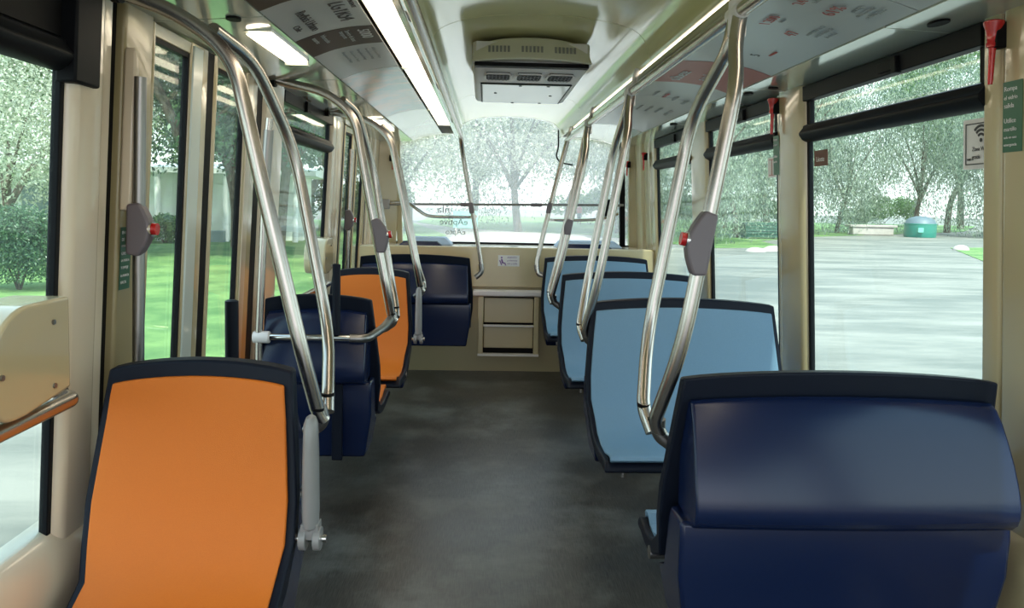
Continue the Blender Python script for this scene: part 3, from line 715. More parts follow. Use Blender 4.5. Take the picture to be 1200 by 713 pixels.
# door grab pole with button, lever cover, labels
o = empty('door_handrail', (0, 0, 0)); tag(o, 'vertical brown-grey steel handrail with stop button beside the near door', 'handrail')
tube_obj('pole', [(-1.005, 2.236, .55), (-.985, 2.22, 1.30), (-.965, 2.20, 1.775)], .0165, M['steel_dark'], o)
tube_obj('wall_bracket', [(-.985, 2.22, 1.45), (-1.03, 2.24, 1.46)], .010, M['steel_dark'], o)
tube_obj('wall_bracket', [(-1.0, 2.232, .70), (-1.05, 2.24, .70)], .010, M['steel_dark'], o)
button_box(o, (-.989, 2.212, 1.275), (-.984, 2.212, 1.425), 1)
o = empty('door_lever_cover', (0, 0, 0)); tag(o, 'curved cream cover with a small catch on the post beside the near door', 'cover')
b = BM(); prof = [(2.20, 1.40), (2.20, 1.86), (2.215, 1.83), (2.245, 1.74), (2.262, 1.64), (2.258, 1.55), (2.24, 1.47), (2.215, 1.41)]
prism(b, prof, .02, .055, lambda u, v, w: (xl(v) + w, u, v)); obj('cover', b, M['cream_pale'], o, bevel=.012, segs=3)
b = BM(); prism(b, [(2.262, 1.44), (2.262, 1.50), (2.30, 1.505), (2.30, 1.44)], .02, .05, lambda u, v, w: (xl(v) + w, u, v)); obj('catch', b, M['black'], o, bevel=.003)
b = BM(); prism(b, [(2.24, 1.30), (2.26, 1.44), (2.31, 1.44), (2.27, 1.30)], .02, .045, lambda u, v, w: (xl(v) + w, u, v)); obj('lever', b, M['cream_dark'], o, bevel=.008)

def wall_label(side, y0, y1, z0, z1, m, label, cat='label', lines=(), ink='white', d=.0, name='label_sticker', rows=0, size=.012):
    o = empty(name, (0, 0, 0)); tag(o, label, cat)
    b = BM(); wall_slab(b, side, y0, y1, z0, z1, d + .0015, -d); obj('label_sheet', b, m, o)
    for (s, yy, zz, sz) in lines:
        x = wx(side, zz, d + .0025)
        f = frame4((x, yy, zz), (0, -1, 0) if side > 0 else (0, 1, 0), (-.058 if side > 0 else .05, 0, 1))
        text('lettering', s, sz, M[ink], f, o, depth=.0004)
    return o
wall_label(-1, 2.212, 2.275, 1.175, 1.355, M['green'], 'narrow green instruction label with white text on the near door post', lines=[('EN CASO', 2.216, 1.335, .013), ('DE', 2.216, 1.315, .013), ('EMERGENCIA', 2.216, 1.298, .009), ('GIRE', 2.216, 1.275, .013), ('LA PERILLA', 2.216, 1.256, .010), ('Y EMPUJE', 2.216, 1.235, .011), ('LA PUERTA', 2.216, 1.212, .010), ('HACIA', 2.216, 1.192, .012)], d=.024)
wall_label(1, 1.99, 2.066, 1.612, 1.80, M['green'], 'green emergency label with white text below the nearest red hammer', lines=[('Rompa', 2.060, 1.775, .018), ('el vidrio', 2.060, 1.752, .016), ('salida', 2.060, 1.730, .018), ('Utilice', 2.060, 1.69, .018), ('martillo', 2.060, 1.668, .016), ('solo en caso', 2.060, 1.648, .010), ('emergencia', 2.060, 1.628, .011)], d=.031)
wall_label(1, 3.655, 3.725, 1.606, 1.795, M['green'], 'green label with white text below the second red hammer', lines=[('Rompa', 3.72, 1.77, .018), ('el vidrio', 3.72, 1.745, .014), ('Utilice', 3.72, 1.69, .018), ('martillo', 3.72, 1.665, .014)], d=.036)

def hammer(x, y, z, side, label, s=1.0):
    o = empty('emergency_hammer', (x, y, z)); tag(o, label, 'emergency hammer', 'red emergency hammers')
    b = BM(); prof = [(0.020, .0), (.026, -.004), (.026, -.010), (.018, -.03), (.014, -.058), (.016, -.062), (.016, -.072), (.009, -.074)]
    rings = [[b.verts.new((r * s * math.cos(2 * PI * k / 16), r * s * math.sin(2 * PI * k / 16), zz * s)) for k in range(16)] for r, zz in prof]
    for i in range(len(rings) - 1):
        for k in range(16): b.faces.new((rings[i][k], rings[i][(k + 1) % 16], rings[i + 1][(k + 1) % 16], rings[i + 1][k]))
    b.faces.new(rings[0][::-1]); b.faces.new(rings[-1]); obj('hammer_head', b, M['red'], o)
    tube_obj('handle', [(0, 0, -.07 * s), (0, 0, -.10 * s), (0, 0, -.16 * s), (0, 0, -.172 * s)], .0095 * s, M['red'], o, r1=.006 * s)
    box_obj('holder', (-.003 if side > 0 else -.03, .03 if side > 0 else .003, -.018, .018, -.075 * s, -.005 * s), M['black'], o, bevel=.003)
    return o
hammer(1.368, 2.075, 1.968, 1, 'nearest red emergency hammer, top right beside the window')
hammer(1.368, 3.68, 1.972, 1, 'second red emergency hammer, on the pillar between the two right windows', 1)
hammer(1.36, 6.64, 1.90, 1, 'dark red emergency hammer on the farthest right pillar', .9)
hammer(1.31, 7.14, 1.85, 1, 'small red emergency hammer beside the right edge of the windscreen', .8)
hammer(-.86, 7.14, 1.86, -1, 'red emergency hammer beside the left edge of the windscreen', .8)

# stickers on the glass
o = empty('window_sticker', (0, 0, 0)); tag(o, 'white wifi sticker with black arcs on the nearest right window', 'sticker')
b = BM(); wall_slab(b, 1, 2.14, 2.29, 1.575, 1.722, .0, .002)
obj('sticker_sheet', b, M['white'], o)
def arc(bm, c, r0, r1, a0, a1, n=14):
    ring0 = []; 
    for k in range(n + 1):
        a = a0 + (a1 - a0) * k / n
        ring0.append(((c[0] + r0 * math.cos(a), c[1] + r0 * math.sin(a)), (c[0] + r1 * math.cos(a), c[1] + r1 * math.sin(a))))
    for k in range(n):
        q = [ring0[k][0], ring0[k + 1][0], ring0[k + 1][1], ring0[k][1]]
        prism(bm, q, .0012, .0022, lambda u, v, w: (xr(v) - w, u, v))
b = BM(); c = (2.205, 1.658)
arc(b, c, 0.0, .006, 0, 2 * PI)
for r in (.018, .030, .042): arc(b, c, r - .0035, r + .0035, PI * .25, PI * .75)
for (y0, y1, z0, z1) in ((2.155, 2.277, 1.706, 1.709), (2.155, 2.277, 1.588, 1.591), (2.155, 2.158, 1.588, 1.709), (2.274, 2.277, 1.588, 1.709)):
    wall_slab(b, 1, y0, y1, z0, z1, .0022, -.0012)
obj('wifi_symbol', b, M['ink'], o, smooth=False)
for s, yy, zz, sz in (('Zona WiFi', 2.245, 1.628, .017), ('gratis', 2.245, 1.605, .017), ('WIFI', 2.268, 1.60, .010)):
    text('lettering', s, sz, M['ink'], frame4((xr(zz) - .0025, yy, zz), (0, -1, 0), (-.058, 0, 1)), o, depth=.0004)
o = empty('window_sticker', (0, 0, 0)); tag(o, 'small brown square sticker on the far edge of the nearest right window', 'sticker')
b = BM(); wall_slab(b, 1, 3.215, 3.345, 1.632, 1.70, .0, .002); obj('sticker_sheet', b, M['brown'], o)
text('lettering', 'Lúcete', .030, M['white'], frame4((xr(1.65) - .001, 3.325, 1.652), (0, -1, 0), (-.058, 0, 1)), o, depth=.0004)
o = empty('window_sticker', (0, 0, 0)); tag(o, 'pale pinkish sticker on the second right window beside the pillar', 'sticker')
b = BM(); wall_slab(b, 1, 3.79, 3.90, 1.60, 1.70, .0, .002); obj('sticker_sheet', b, M['lightgrey'], o)
b = BM(); c2 = [(3.80, 1.61), (3.89, 1.61), (3.89, 1.69), (3.80, 1.69)]; wall_slab(b, 1, 3.805, 3.885, 1.61, 1.613, .002, -.0005); wall_slab(b, 1, 3.805, 3.885, 1.687, 1.69, .002, -.0005); wall_slab(b, 1, 3.845, 3.849, 1.61, 1.69, .002, -.0005); obj('printed_lines', b, M['redink'], o)
o = empty('window_sticker', (0, 0, 0)); tag(o, 'small brown sticker on the near edge of the third right window, seen between the poles', 'sticker')
b = BM(); wall_slab(b, 1, 4.77, 4.86, 1.62, 1.70, .0, .002); obj('sticker_sheet', b, M['brown'], o)

# cream box and bar at the near left window, repeated at the far left window
def fold_box(y1, L, z0, z1, x, label):
    o = empty('cream_side_box', (0, 0, 0)); tag(o, label, 'side box', 'cream side boxes at the left windows')
    h = z1 - z0; r = h * .62; y0 = y1 - L
    pts = [(y1, z0 + .0), (y1, z1)]
    for k in range(9):
        a = PI / 2 + k / 8 * PI / 2; pts.append((y0 + r + r * math.cos(a), z1 - r + r * math.sin(a)))
    r2 = h * .36
    for k in range(7):
        a = PI + k / 6 * PI / 2; pts.append((y0 + r2 + r2 * math.cos(a), z0 - .02 + r2 + r2 * math.sin(a)))
    pts.append((y0 + r2 + .04, z0 - .02))
    b = BM(); prism(b, pts, x, x - .13, lambda u, v, w: (w, u, v)); obj('housing', b, M['cream'], o, bevel=.008, segs=3)
    for (yy, zz) in ((y1 - .07, z1 - .05), (y1 - .07, z0 + .02), (y0 + .035, z0 + .08)): tube_obj('screw', [(x - .004, yy, zz), (x + .004, yy, zz)], .006, M['steel_dark'], o, seg=10)
    return o
fold_box(1.79, .29, 1.0, 1.213, -.952, 'cream rounded box at the left edge above the steel bar')
fold_box(4.98, .26, 1.0, 1.20, -.975, 'small cream rounded box at the far end of the left window beyond the poles')
def sill_bar(y0, y1, x, z, label):
    o = empty('window_bar', (0, 0, 0)); tag(o, label, 'bar', 'steel bars across the left windows')
    tube_obj('bar', round_corners([(x, y0, z), (x, y1 - .02, z), (x - .02, y1, z), (x - .05, y1 + .0, z)], .03), .019, M['steel'], o)
    tube_obj('flange', [(x - .055, y1, z), (x - .035, y1, z)], .036, M['steel'], o, seg=20)
sill_bar(.9, 1.87, -.985, .955, 'steel bar across the near left window below the cream box')
sill_bar(3.95, 4.98, -1.0, .90, 'thin steel bar across the far left window below the small box')
# far door handle bits seen between the poles
o = empty('door_handrail', (0, 0, 0)); tag(o, 'thin steel handrail with dark button at the far left door', 'handrail')
tube_obj('pole', [(-1.0, 5.58, .5), (-.985, 5.56, 1.25), (-.96, 5.54, 1.80)], .015, M['steel'], o)
button_box(o, (-.985, 5.55, 1.22), (-.98, 5.55, 1.37), 1)
for i, (y) in enumerate((5.66, 5.92)):
    pass

# ------------------------------------------------------------------ ceiling ventilation unit
o = empty('ceiling_vent_unit', (0, 0, 0)); tag(o, 'grey air vent unit with three grilles under the glossy ceiling', 'vent unit')
b = BM()
def loft(bm, secs):
    R_ = [[bm.verts.new(p) for p in s] for s in secs]; n = len(R_[0])
    for i in range(len(R_) - 1):
        for k in range(n): bm.faces.new((R_[i][k], R_[i][(k + 1) % n], R_[i + 1][(k + 1) % n], R_[i + 1][k]))
    bm.faces.new(R_[0][::-1]); bm.faces.new(R_[-1])
xc = .205
def rect(y, z, hx, dz, r=.03, n=4, bow=0.0):
    """rounded rectangle cross-section in XZ hanging from z+dz down to z"""
    pts = []
    for (cx, cz, a0) in ((hx - r, z + r, -90), (hx - r, z + dz - .001, 0), (-hx + r, z + dz - .001, 90), (-hx + r, z + r, 180)):
        for k in range(n + 1):
            a = R(a0 + 90 * k / n); pts.append((xc + cx + r * math.cos(a), y, cz + r * math.sin(a) if a0 in (-90, 180) else cz))
    return pts
loft(b, [rect(3.66, 2.090, .262, .11), rect(3.70, 2.080, .278, .12), rect(4.20, 2.078, .280, .12), rect(4.90, 2.078, .282, .12), rect(4.96, 2.09, .275, .11)])
obj('housing', b, M['lightgrey'], o, bevel=.006)
# curved upper hood facing the rear
b = BM(); prof = []
n = 16
lo_ = []; hi_ = []
for i in range(n + 1):
    u = -1 + 2 * i / n; lo_.append((xc + u * .284, 3.60 + .03 * u * u, 2.098 + .012 * (1 - u * u))); hi_.append((xc + u * .262, 3.66 + .02 * u * u, 2.20 + .022 * (1 - abs(u) ** 4) - .02 * u * u))
secs = []
A = [b.verts.new(p) for p in lo_]; Bv = [b.verts.new(p) for p in hi_]; C_ = [b.verts.new((p[0], p[1] + .14, p[2])) for p in lo_]; D_ = [b.verts.new((p[0], p[1] + .14, p[2])) for p in hi_]
for i in range(n):
    b.faces.new((A[i], A[i + 1], Bv[i + 1], Bv[i])); b.faces.new((C_[i + 1], C_[i], D_[i], D_[i + 1])); b.faces.new((Bv[i], Bv[i + 1], D_[i + 1], D_[i])); b.faces.new((A[i + 1], A[i], C_[i], C_[i + 1]))
b.faces.new((A[0], Bv[0], D_[0], C_[0])); b.faces.new((A[n], C_[n], D_[n], Bv[n]))
hd = obj('hood', b, M['hood'], o, bevel=.008, segs=3)
for gx in (-.155, 0, .155):
    b = BM()
    for i in range(6):
        xx_ = xc + gx - .045 + i * .018; yb = 3.605 + .03 * ((xx_ - xc) / .28) ** 2; hexa(b, [(xx_ - .005, yb + .012, 2.145), (xx_ + .005, yb + .012, 2.145), (xx_ + .005, yb + .03, 2.145), (xx_ - .005, yb + .03, 2.145), (xx_ - .005, yb + .022, 2.175), (xx_ + .005, yb + .022, 2.175), (xx_ + .005, yb + .04, 2.175), (xx_ - .005, yb + .04, 2.175)])
    obj('hood_slots', b, M['grey'], hd)
box_obj('shadow_gap', (xc - .268, xc + .268, 3.64, 3.70, 2.082, 2.10), M['black'], o)
for gx in (-.155, 0, .155):
    b = BM()
    for i in range(3):
        yy = 3.80 + i * .055 + .03; box(b, xc + gx - .052, xc + gx + .052, yy - .005, yy + .005, 2.066, 2.07)
    for i in range(6):
        xx_ = xc + gx - .045 + i * .018; box(b, xx_ - .002, xx_ + .002, 3.80, 3.97, 2.066, 2.07)
    g = BM(); tube(g, [(xc + gx, 3.885, 2.069), (xc + gx, 3.885, 2.081)], .060, seg=28)
    for v in g.verts:
        dx = v.co.x - xc - gx; dy = v.co.y - 3.885
        v.co.x = xc + gx + max(-.058, min(.058, dx * 1.35)); v.co.y = 3.885 + max(-.085, min(.085, dy * 2.2))
    gr = obj('grille', g, M['black'], o)
    obj('grille_bars', b, M['ink'], gr)
    r_ = BM(); pts = [(xc + gx + .064 * sx_, 3.885 + .095 * sy_, 2.071) for sx_, sy_ in ((1, .6), (.8, 1), (-.8, 1), (-1, .6), (-1, -.6), (-.8, -1), (.8, -1), (1, -.6), (1, .6))]
    tube(r_, pts, .0045, seg=8); obj('grille_surround', r_, M['lightgrey'], gr)
b = BM(); box(b, xc - .235, xc + .235, 4.14, 4.88, 2.070, 2.08); cp = obj('cover_plate', b, M['greywhite'], o, bevel=.003)
b = BM(); box(b, xc - .243, xc + .243, 4.13, 4.89, 2.0725, 2.0785); obj('plate_gap', b, M['black'], cp)
for (dx, yy) in ((-.16, 4.45), (.16, 4.52), (-.03, 4.16), (-.05, 4.86), (.12, 4.86), (.12, 4.16)): tube_obj('screw', [(xc + dx, yy, 2.067), (xc + dx, yy, 2.072)], .009, M['ink'], cp, seg=10)

# ------------------------------------------------------------------ front wall: step unit, sticker, rails, dashboard things
o = empty('storage_unit', (0, 0, 0)); tag(o, 'beige two-panel cabinet with grey ledge in the middle of the front wall', 'cabinet')
b = BM(); box(b, -.09, .49, 6.39, 6.50, .655, .705); obj('ledge', b, M['lightgrey'], o, bevel=.012, segs=3)
for fx in (-.045, .425): box_obj('frame_post', (fx, fx + .045, 6.40, 6.50, .15, .655), M['cream'], o, bevel=.008)
b = BM(); box(b, -.0, .425, 6.49, 6.505, .16, .655); obj('recess', b, M['black'], o)
b = BM(); box(b, .004, .421, 6.43, 6.495, .43, .64); obj('panel', b, M['cream'], o, bevel=.006)
b = BM(); box(b, .004, .421, 6.42, 6.495, .215, .40); obj('panel', b, M['cream'], o, bevel=.006)
b = BM(); box(b, .0, .425, 6.40, 6.44, .397, .412); obj('trim_rail', b, M['lightgrey'], o, bevel=.003)
b = BM(); box(b, -.045, .47, 6.385, 6.44, .150, .168); obj('trim_rail', b, M['lightgrey'], o, bevel=.003)
o = empty('wall_sticker', (0, 0, 0)); tag(o, 'small white notice with purple seated-person symbol on the front wall', 'sticker')
b = BM(); box(b, .115, .295, 6.471, 6.4745, .905, .998); obj('sticker_sheet', b, M['white'], o)
pm = mat('purple_print', (.16, .06, .30), .5)
b = BM(); tube(b, [(.145, 6.470, .978), (.145, 6.4712, .978)], .008, seg=12)
for q in ([(.138, .965), (.152, .965), (.160, .935), (.146, .935)], [(.146, .942), (.176, .935), (.176, .926), (.146, .930)], [(.170, .932), (.178, .932), (.184, .912), (.174, .912)], [(.124, .955), (.134, .955), (.150, .915), (.140, .915)]):
    prism(b, q, 6.470, 6.4712, lambda u, v, w: (u, w, v))
obj('symbol', b, pm, o, smooth=False)
for s, zz in (('ASIENTO', .973), ('preferente', .948), ('use y ceda', .922)):
    text('lettering', s, .020, pm, frame4((.192, 6.4705, zz), (1, 0, 0), (0, 0, 1)), o, depth=.0004)
o = empty('windscreen_bar', (0, 0, 0)); tag(o, 'thin straight grey bar across the windscreen with darker joints', 'bar')
tube_obj('bar', [(-.92, 7.10, 1.405), (1.28, 7.10, 1.44)], .012, M['grey'], o)
for x in (-.18, .47, 1.18): tube_obj('joint', [(x - .05, 7.10, 1.417 + .016 * x), (x + .05, 7.10, 1.4185 + .016 * x)], .018, M['purplegrey'], o)
box_obj('mount', (1.10, 1.17, 7.06, 7.12, 1.33, 1.49), M['black'], o, bevel=.006)
box_obj('mount', (-.96, -.88, 7.07, 7.14, 1.36, 1.45), M['steel_dark'], o, bevel=.006)
for pts, lb in (([(-.86, 6.98, 1.42), (-.70, 6.95, 1.42), (-.60, 6.90, 1.36), (-.50, 6.86, 1.31), (-.30, 6.82, 1.305), (-.12, 6.70, 1.31), (-.08, 6.2, 1.325)], 'curved steel handrail left of the windscreen, bending to the left pole'),
                ([(.52, 6.32, 1.31), (.58, 6.70, 1.30), (.80, 6.9, 1.295), (1.05, 7.0, 1.31), (1.22, 7.05, 1.36)], 'curved steel handrail right of the windscreen, starting at the single pole')):
    t = tube_obj('curved_handrail', smooth_pts(pts, 8), .015, M['steel'], None); tag(t, lb, 'handrail')
# windscreen lettering seen from behind, pale
o = empty('window_lettering', (0, 0, 0)); tag(o, 'grey mirrored lettering on the lower left of the windscreen', 'lettering')
for s, zz, sz, x in (('ñIa', 1.335, .10, -.33), ('eAptive', 1.225, .085, -.16), ('eApto', 1.135, .075, -.18)):
    text('lettering', s, sz, M['greyink'], frame4((x, 7.18, zz), (-1, 0, 0), (0, 0, 1)), o, depth=.0004)
wcab = tube_obj('cable', round_corners([(.66, 7.14, 2.12), (.665, 7.13, 1.96), (.64, 7.12, 1.88), (.68, 7.11, 1.82), (.80, 7.10, 1.80)], .05), .007, M['black']); tag(wcab, 'thin black cable hanging at the top right of the windscreen', 'cable')
# dashboard things
def cover(x0, x1, y0, y1, z0, z1, label):
    b = BM(); s = .05; hexa(b, [(x0, y0, z0), (x1 + .02, y0, z0), (x1 + .02, y1, z0), (x0, y1, z0), (x0 + s, y0 + .02, z1), (x1 - s, y0 + .02, z1), (x1 - s, y1, z1), (x0 + s, y1, z1)])
    o = obj('pale_cover', b, M['palecloth'], bevel=.012, segs=3); tag(o, label, 'cover'); return o
cover(-.70, -.30, 6.72, 6.95, 1.06, 1.125, 'pale blue cover lying on the shelf behind the black seat back')
cover(.62, 1.20, 6.72, 6.95, 1.06, 1.115, 'pale blue cover lying on the shelf above the farthest blue seats')
def hump(x0, x1, label):
    b = BM(); s = .05; hexa(b, [(x0, 6.55, 1.06), (x1, 6.55, 1.06), (x1, 6.66, 1.06), (x0, 6.66, 1.06), (x0 + s, 6.57, 1.098), (x1 - s, 6.57, 1.098), (x1 - s, 6.64, 1.098), (x0 + s, 6.64, 1.098)])
    o = obj('dark_cushion', b, M['navy'], bevel=.01, segs=3); tag(o, label, 'cushion'); return o
hump(-.74, -.36, 'dark navy cushion on the shelf behind the black seat back')
hump(.66, 1.10, 'dark navy cushion on the shelf behind the farthest blue seat')
# ------------------------------------------------------------------ the park outside
GZ = -0.35
def poly_ground(name, pts, z, m, th=.05):
    b = BM(); prism(b, pts, z - th, z, lambda u, v, w: (u, v, w)); return struct(obj(name, b, m, smooth=False))
poly_ground('ground', [(-140, -30), (140, -30), (140, 190), (-140, 190)], GZ, M['gravel'], .2)
poly_ground('lawn_left', [(-130, 13.2), (-8.2, 12.2), (-4.4, 7.6), (-2.2, 7.2), (-1.9, 12), (-2.0, 40), (-6.0, 62), (-130, 75)], GZ + .02, M['lawn'])
poly_ground('lawn_near_left', [(-60, 9.6), (-6.6, 9.4), (-6.8, 11.4), (-60, 12.0)], GZ + .015, M['lawn'])
poly_ground('lawn_right', [(9.5, 32.5), (13.5, 34), (14.5, 40), (20, 47), (26, 52), (42, 66), (60, 92), (-6, 95), (-5.5, 62), (-1.7, 50), (6, 44)], GZ + .02, M['lawn'])
poly_ground('glare_ground_front', [(-1.6, 8.5), (1.2, 8.5), (5.0, 30), (5.5, 43.5), (-1.6, 50), (-1.8, 12)], GZ + .01, M['glare_ground'])  # added pale patch, sun glare painted onto the ground ahead
poly_ground('lawn_corner', [(17.6, 26.2), (22.6, 36.5), (34, 40), (32, 26)], GZ + .02, M['lawn'])

def leaves(rng, centres, per, spread, size, droop=0.0):
    V = []; F = []; per = int(per)
    for (cx, cy_, cz, s) in centres:
        for _ in range(int(per * s * s)):
            while True:
                a, b_, c = rng.uniform(-1, 1), rng.uniform(-1, 1), rng.uniform(-1, 1)
                q = a * a + b_ * b_ + c * c
                if .12 < q < 1: break
            p = Vector((cx + a * spread * s, cy_ + b_ * spread * s, cz + c * spread * s * (.8 + droop) - droop * spread * rng.random() * s))
            d = Vector((rng.gauss(0, 1), rng.gauss(0, 1), rng.gauss(0, 1) - 3 * droop)).normalized()
            e = d.cross(Vector((rng.gauss(0, 1), rng.gauss(0, 1), rng.gauss(0, 1)))).normalized()
            l = size * rng.uniform(.7, 1.4); w = l * (.42 if droop < .3 else .26)
            n = len(V); V += [p - d * l, p + e * w, p + d * l, p - e * w]; F.append((n, n + 1, n + 2, n + 3))
    me = bpy.data.meshes.new('foliage'); me.from_pydata(V, [], F); me.update(); return me

def make_tree(seed, h, crown, trunk_h, leafm, size=.16, per=95, droop=0.0, name='tree', nclus=34, lean=.3):
    rng = random.Random(seed)
    root = empty(name)
    bm = BM(); tips = []
    tr = [(0, 0, -.1), (lean * .3, .1, trunk_h * .5), (lean, 0, trunk_h), (lean * 1.2, .1, trunk_h + h * .25)]
    r0 = .019 * h
    tube(bm, smooth_pts(tr, 5), r0, seg=9, r1=r0 * .45)
    for i in range(6):
        a = i * 1.05 + rng.uniform(-.3, .3); L = crown * rng.uniform(.5, .85); z = trunk_h * rng.uniform(.75, 1.15)
        q = [(lean * .9, 0, z * .9), (lean + math.cos(a) * L * .4, math.sin(a) * L * .4, z + h * .16), (lean + math.cos(a) * L, math.sin(a) * L, z + h * .34)]
        tube(bm, smooth_pts(q, 4), r0 * .5, seg=7, r1=r0 * .12)
    obj('trunk', bm, M['bark'], root)
    cs = []
    ch = (h - trunk_h) / 2; cz = trunk_h + ch * (1 - .25 * (droop > .3))
    for _ in range(nclus):
        while True:
            a, b_, c = rng.uniform(-1, 1), rng.uniform(-1, 1), rng.uniform(-1, 1)
            if a * a + b_ * b_ + c * c < 1: break
        cs.append((lean + a * crown, b_ * crown, cz + c * ch * (1.15 if droop > .3 else 1.0), rng.uniform(.7, 1.25)))
    me = leaves(rng, cs, per, crown * .33, size, droop); link('foliage', me, leafm, root)
    return root
T = dict(
    willow=make_tree(3, 10.5, 4.2, 2.4, M['leaf_silver'], .085, 700, .55, 'willow_tree', 44),
    willow2=make_tree(8, 9.5, 3.8, 2.2, M['leaf_silver'], .08, 700, .5, 'willow_tree', 42, -.8),
    green=make_tree(5, 11, 4.4, 2.8, M['leaf_green'], .085, 650, .1, 'leafy_tree', 42, .9),
    dark=make_tree(6, 11.5, 4.2, 3.0, M['leaf_dark'], .085, 650, .05, 'leafy_tree', 40),
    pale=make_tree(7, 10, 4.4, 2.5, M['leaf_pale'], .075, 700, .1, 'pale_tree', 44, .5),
)
used = set()
def plant(kind, x, y, rz, s, label, grp=None, z=GZ, sz=None):
    o = T[kind] if kind not in used else copy_tree(T[kind])
    used.add(kind); o.location = (x, y, z); o.rotation_euler = (0, 0, rz); o.scale = (s, s, sz or s)
    tag(o, label, 'tree', grp); return o
WR = 'willows behind the right windows'
rs = random.Random(44)
for i, (k, x, y, s, lb) in enumerate([
    ('willow', 22.0, 52, 1.0, 'drooping willow seen through the left part of the nearest right window'),
    ('willow2', 26.0, 56, 1.0, 'willow whose crown hangs over the white bench, nearest right window'),
    ('willow', 33.0, 58, 1.05, 'willow just behind the green domed tank'),
    ('willow2', 35.0, 52, 1.0, 'leaning willow to the right of the green domed tank'),
    ('willow', 39.5, 52, 1.1, 'willow at the right edge of the nearest right window'),
    ('green', 38, 62, 1.3, 'green tree standing behind the willow row on the right'),
    ('willow', 19.6, 50, 1.15, 'willow behind the pillar with the second red hammer'),
    ('willow2', 14.6, 44, 1.1, 'silvery willow in the middle of the second right window'),
    ('dark', 19.5, 62, 1.25, 'darker tree behind the dark green container, second right window'),
    ('willow', 10.7, 37, .9, 'willow with a thick trunk at the left side of the second right window'),
    ('green', 12.0, 58, 1.3, 'green tree far back behind the second right window'),
    ('willow2', 8.4, 42, 1.1, 'willow seen through the third right window'),
    ('green', 26, 70, 1.6, 'tall green tree far behind the tank and the bench'),
    ('dark', 48, 76, 1.6, 'tall dark tree at the far right behind all willows')]):
    plant(k, x, y, rs.uniform(0, 6.28), s, lb, 'trees beyond the right windows', sz=s * 1.35)
for i, (k, x, y, s, lb) in enumerate([
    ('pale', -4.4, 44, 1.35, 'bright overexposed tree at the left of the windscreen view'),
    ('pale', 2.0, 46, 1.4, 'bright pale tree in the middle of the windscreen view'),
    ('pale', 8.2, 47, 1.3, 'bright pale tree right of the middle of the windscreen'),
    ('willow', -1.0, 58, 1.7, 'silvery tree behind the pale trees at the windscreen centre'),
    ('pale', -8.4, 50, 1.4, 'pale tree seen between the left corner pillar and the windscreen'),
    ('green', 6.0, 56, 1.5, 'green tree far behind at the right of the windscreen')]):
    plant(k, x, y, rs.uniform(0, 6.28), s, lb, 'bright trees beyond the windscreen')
for i, (k, x, y, s, lb) in enumerate([
    ('pale', -12.2, 19.5, .62, 'pale yellowish tree through the near left window, above the round bush'),
    ('green', -16.5, 23, .9, 'green tree at the left edge of the near left window'),
    ('dark', -8.75, 22.5, 1.0, 'dark leafy tree hanging over the first door pane'),
    ('green', -15.5, 40, 1.1, 'green tree behind the white building, first door pane'),
    ('dark', -8.6, 27, 1.05, 'dark leafy tree behind the second door pane'),
    ('dark', -6.4, 24, .95, 'dark leafy tree in the upper part of the far left window'),
    ('green', -9.5, 40, 1.3, 'green tree behind the hedge beyond the far left window'),
    ('green', -24, 34, 1.4, 'tall green tree far behind the near left window')]):
    plant(k, x, y, rs.uniform(0, 6.28), s, lb, 'trees beyond the left windows')

def bush(x, y, rx, h, leafm, label, seed, n=2600, size=.07, name='bush'):
    rng = random.Random(seed); cs = []
    for _ in range(16):
        a = rng.uniform(0, 6.28); q = math.sqrt(rng.random()) * rx * .62; cs.append((math.cos(a) * q, math.sin(a) * q, h * rng.uniform(.28, .72), rng.uniform(.8, 1.1)))
    o = empty(name, (x, y, GZ)); tag(o, label, 'bush')
    b = BM()
    for i in range(5): tube(b, [(0, 0, -.05), (math.cos(i * 1.3) * rx * .4, math.sin(i * 1.3) * rx * .4, h * .6)], .02, seg=6, r1=.008)
    obj('stems', b, M['bark'], o)
    link('foliage', leaves(rng, cs, n / 16, h * .30, size), leafm, o); return o
bush(-8.45, 14.2, .85, 1.65, M['leaf_dark'], 'round dark green bush on the grass beyond the near left window', 21, 16000, .03)
bush(-11.9, 29, 1.4, 1.2, M['leaf_green'], 'low bushy shrub beside the white building seen through the door', 22, 4000, .07)
for i, (x, y, lb) in enumerate(((-8.0, 44, 'clipped hedge mass behind the far left window'), (-13, 46, 'hedge mass behind the second door pane'), (-20, 44, 'hedge mass behind the white building'), (-32, 46, 'hedge mass far behind the near left window'), (9, 66, 'hedge mass far behind the windscreen right part'), (18, 70, 'hedge mass far behind the second right window'), (28, 78, 'hedge mass far behind the nearest right window'), (44, 84, 'hedge mass at the far right'))):
    bush(x, y, 5.5, 3.6, M['leaf_green'], lb, 60 + i, 9000, .12, 'hedge')

# white building with columns beyond the door
wh = mat('white_wall', (.85, .85, .82), .8); gb = mat('grey_blue_wall', (.20, .27, .28), .7)
o = empty('pavilion', (-12.8, 31, GZ), R(8)); tag(o, 'low white pavilion with grey doors across the lawn, seen through the door panes', 'building')
b = BM(); box(b, -6, 5.4, 0, 4, 0, 2.7); obj('wall', b, wh, o)
b = BM(); hexa(b, [(-6.6, -1.3, 2.65), (6.0, -1.3, 2.65), (6.0, 4.4, 2.65), (-6.6, 4.4, 2.65), (-6.6, -1.3, 2.85), (6.0, -1.3, 2.85), (6.0, 4.4, 3.3), (-6.6, 4.4, 3.3)]); obj('roof', b, wh, o)
for x in (-4.6, -2.2, 1.2, 3.9): box_obj('door', (x - .5, x + .5, -.06, .02, 0, 2.3), gb, o, bevel=.02)
for x in (-5.8, -3.4, .1, 2.6, 5.2): tube_obj('column', [(x, -1.1, 0), (x, -1.1, 2.7)], .11, wh, o)
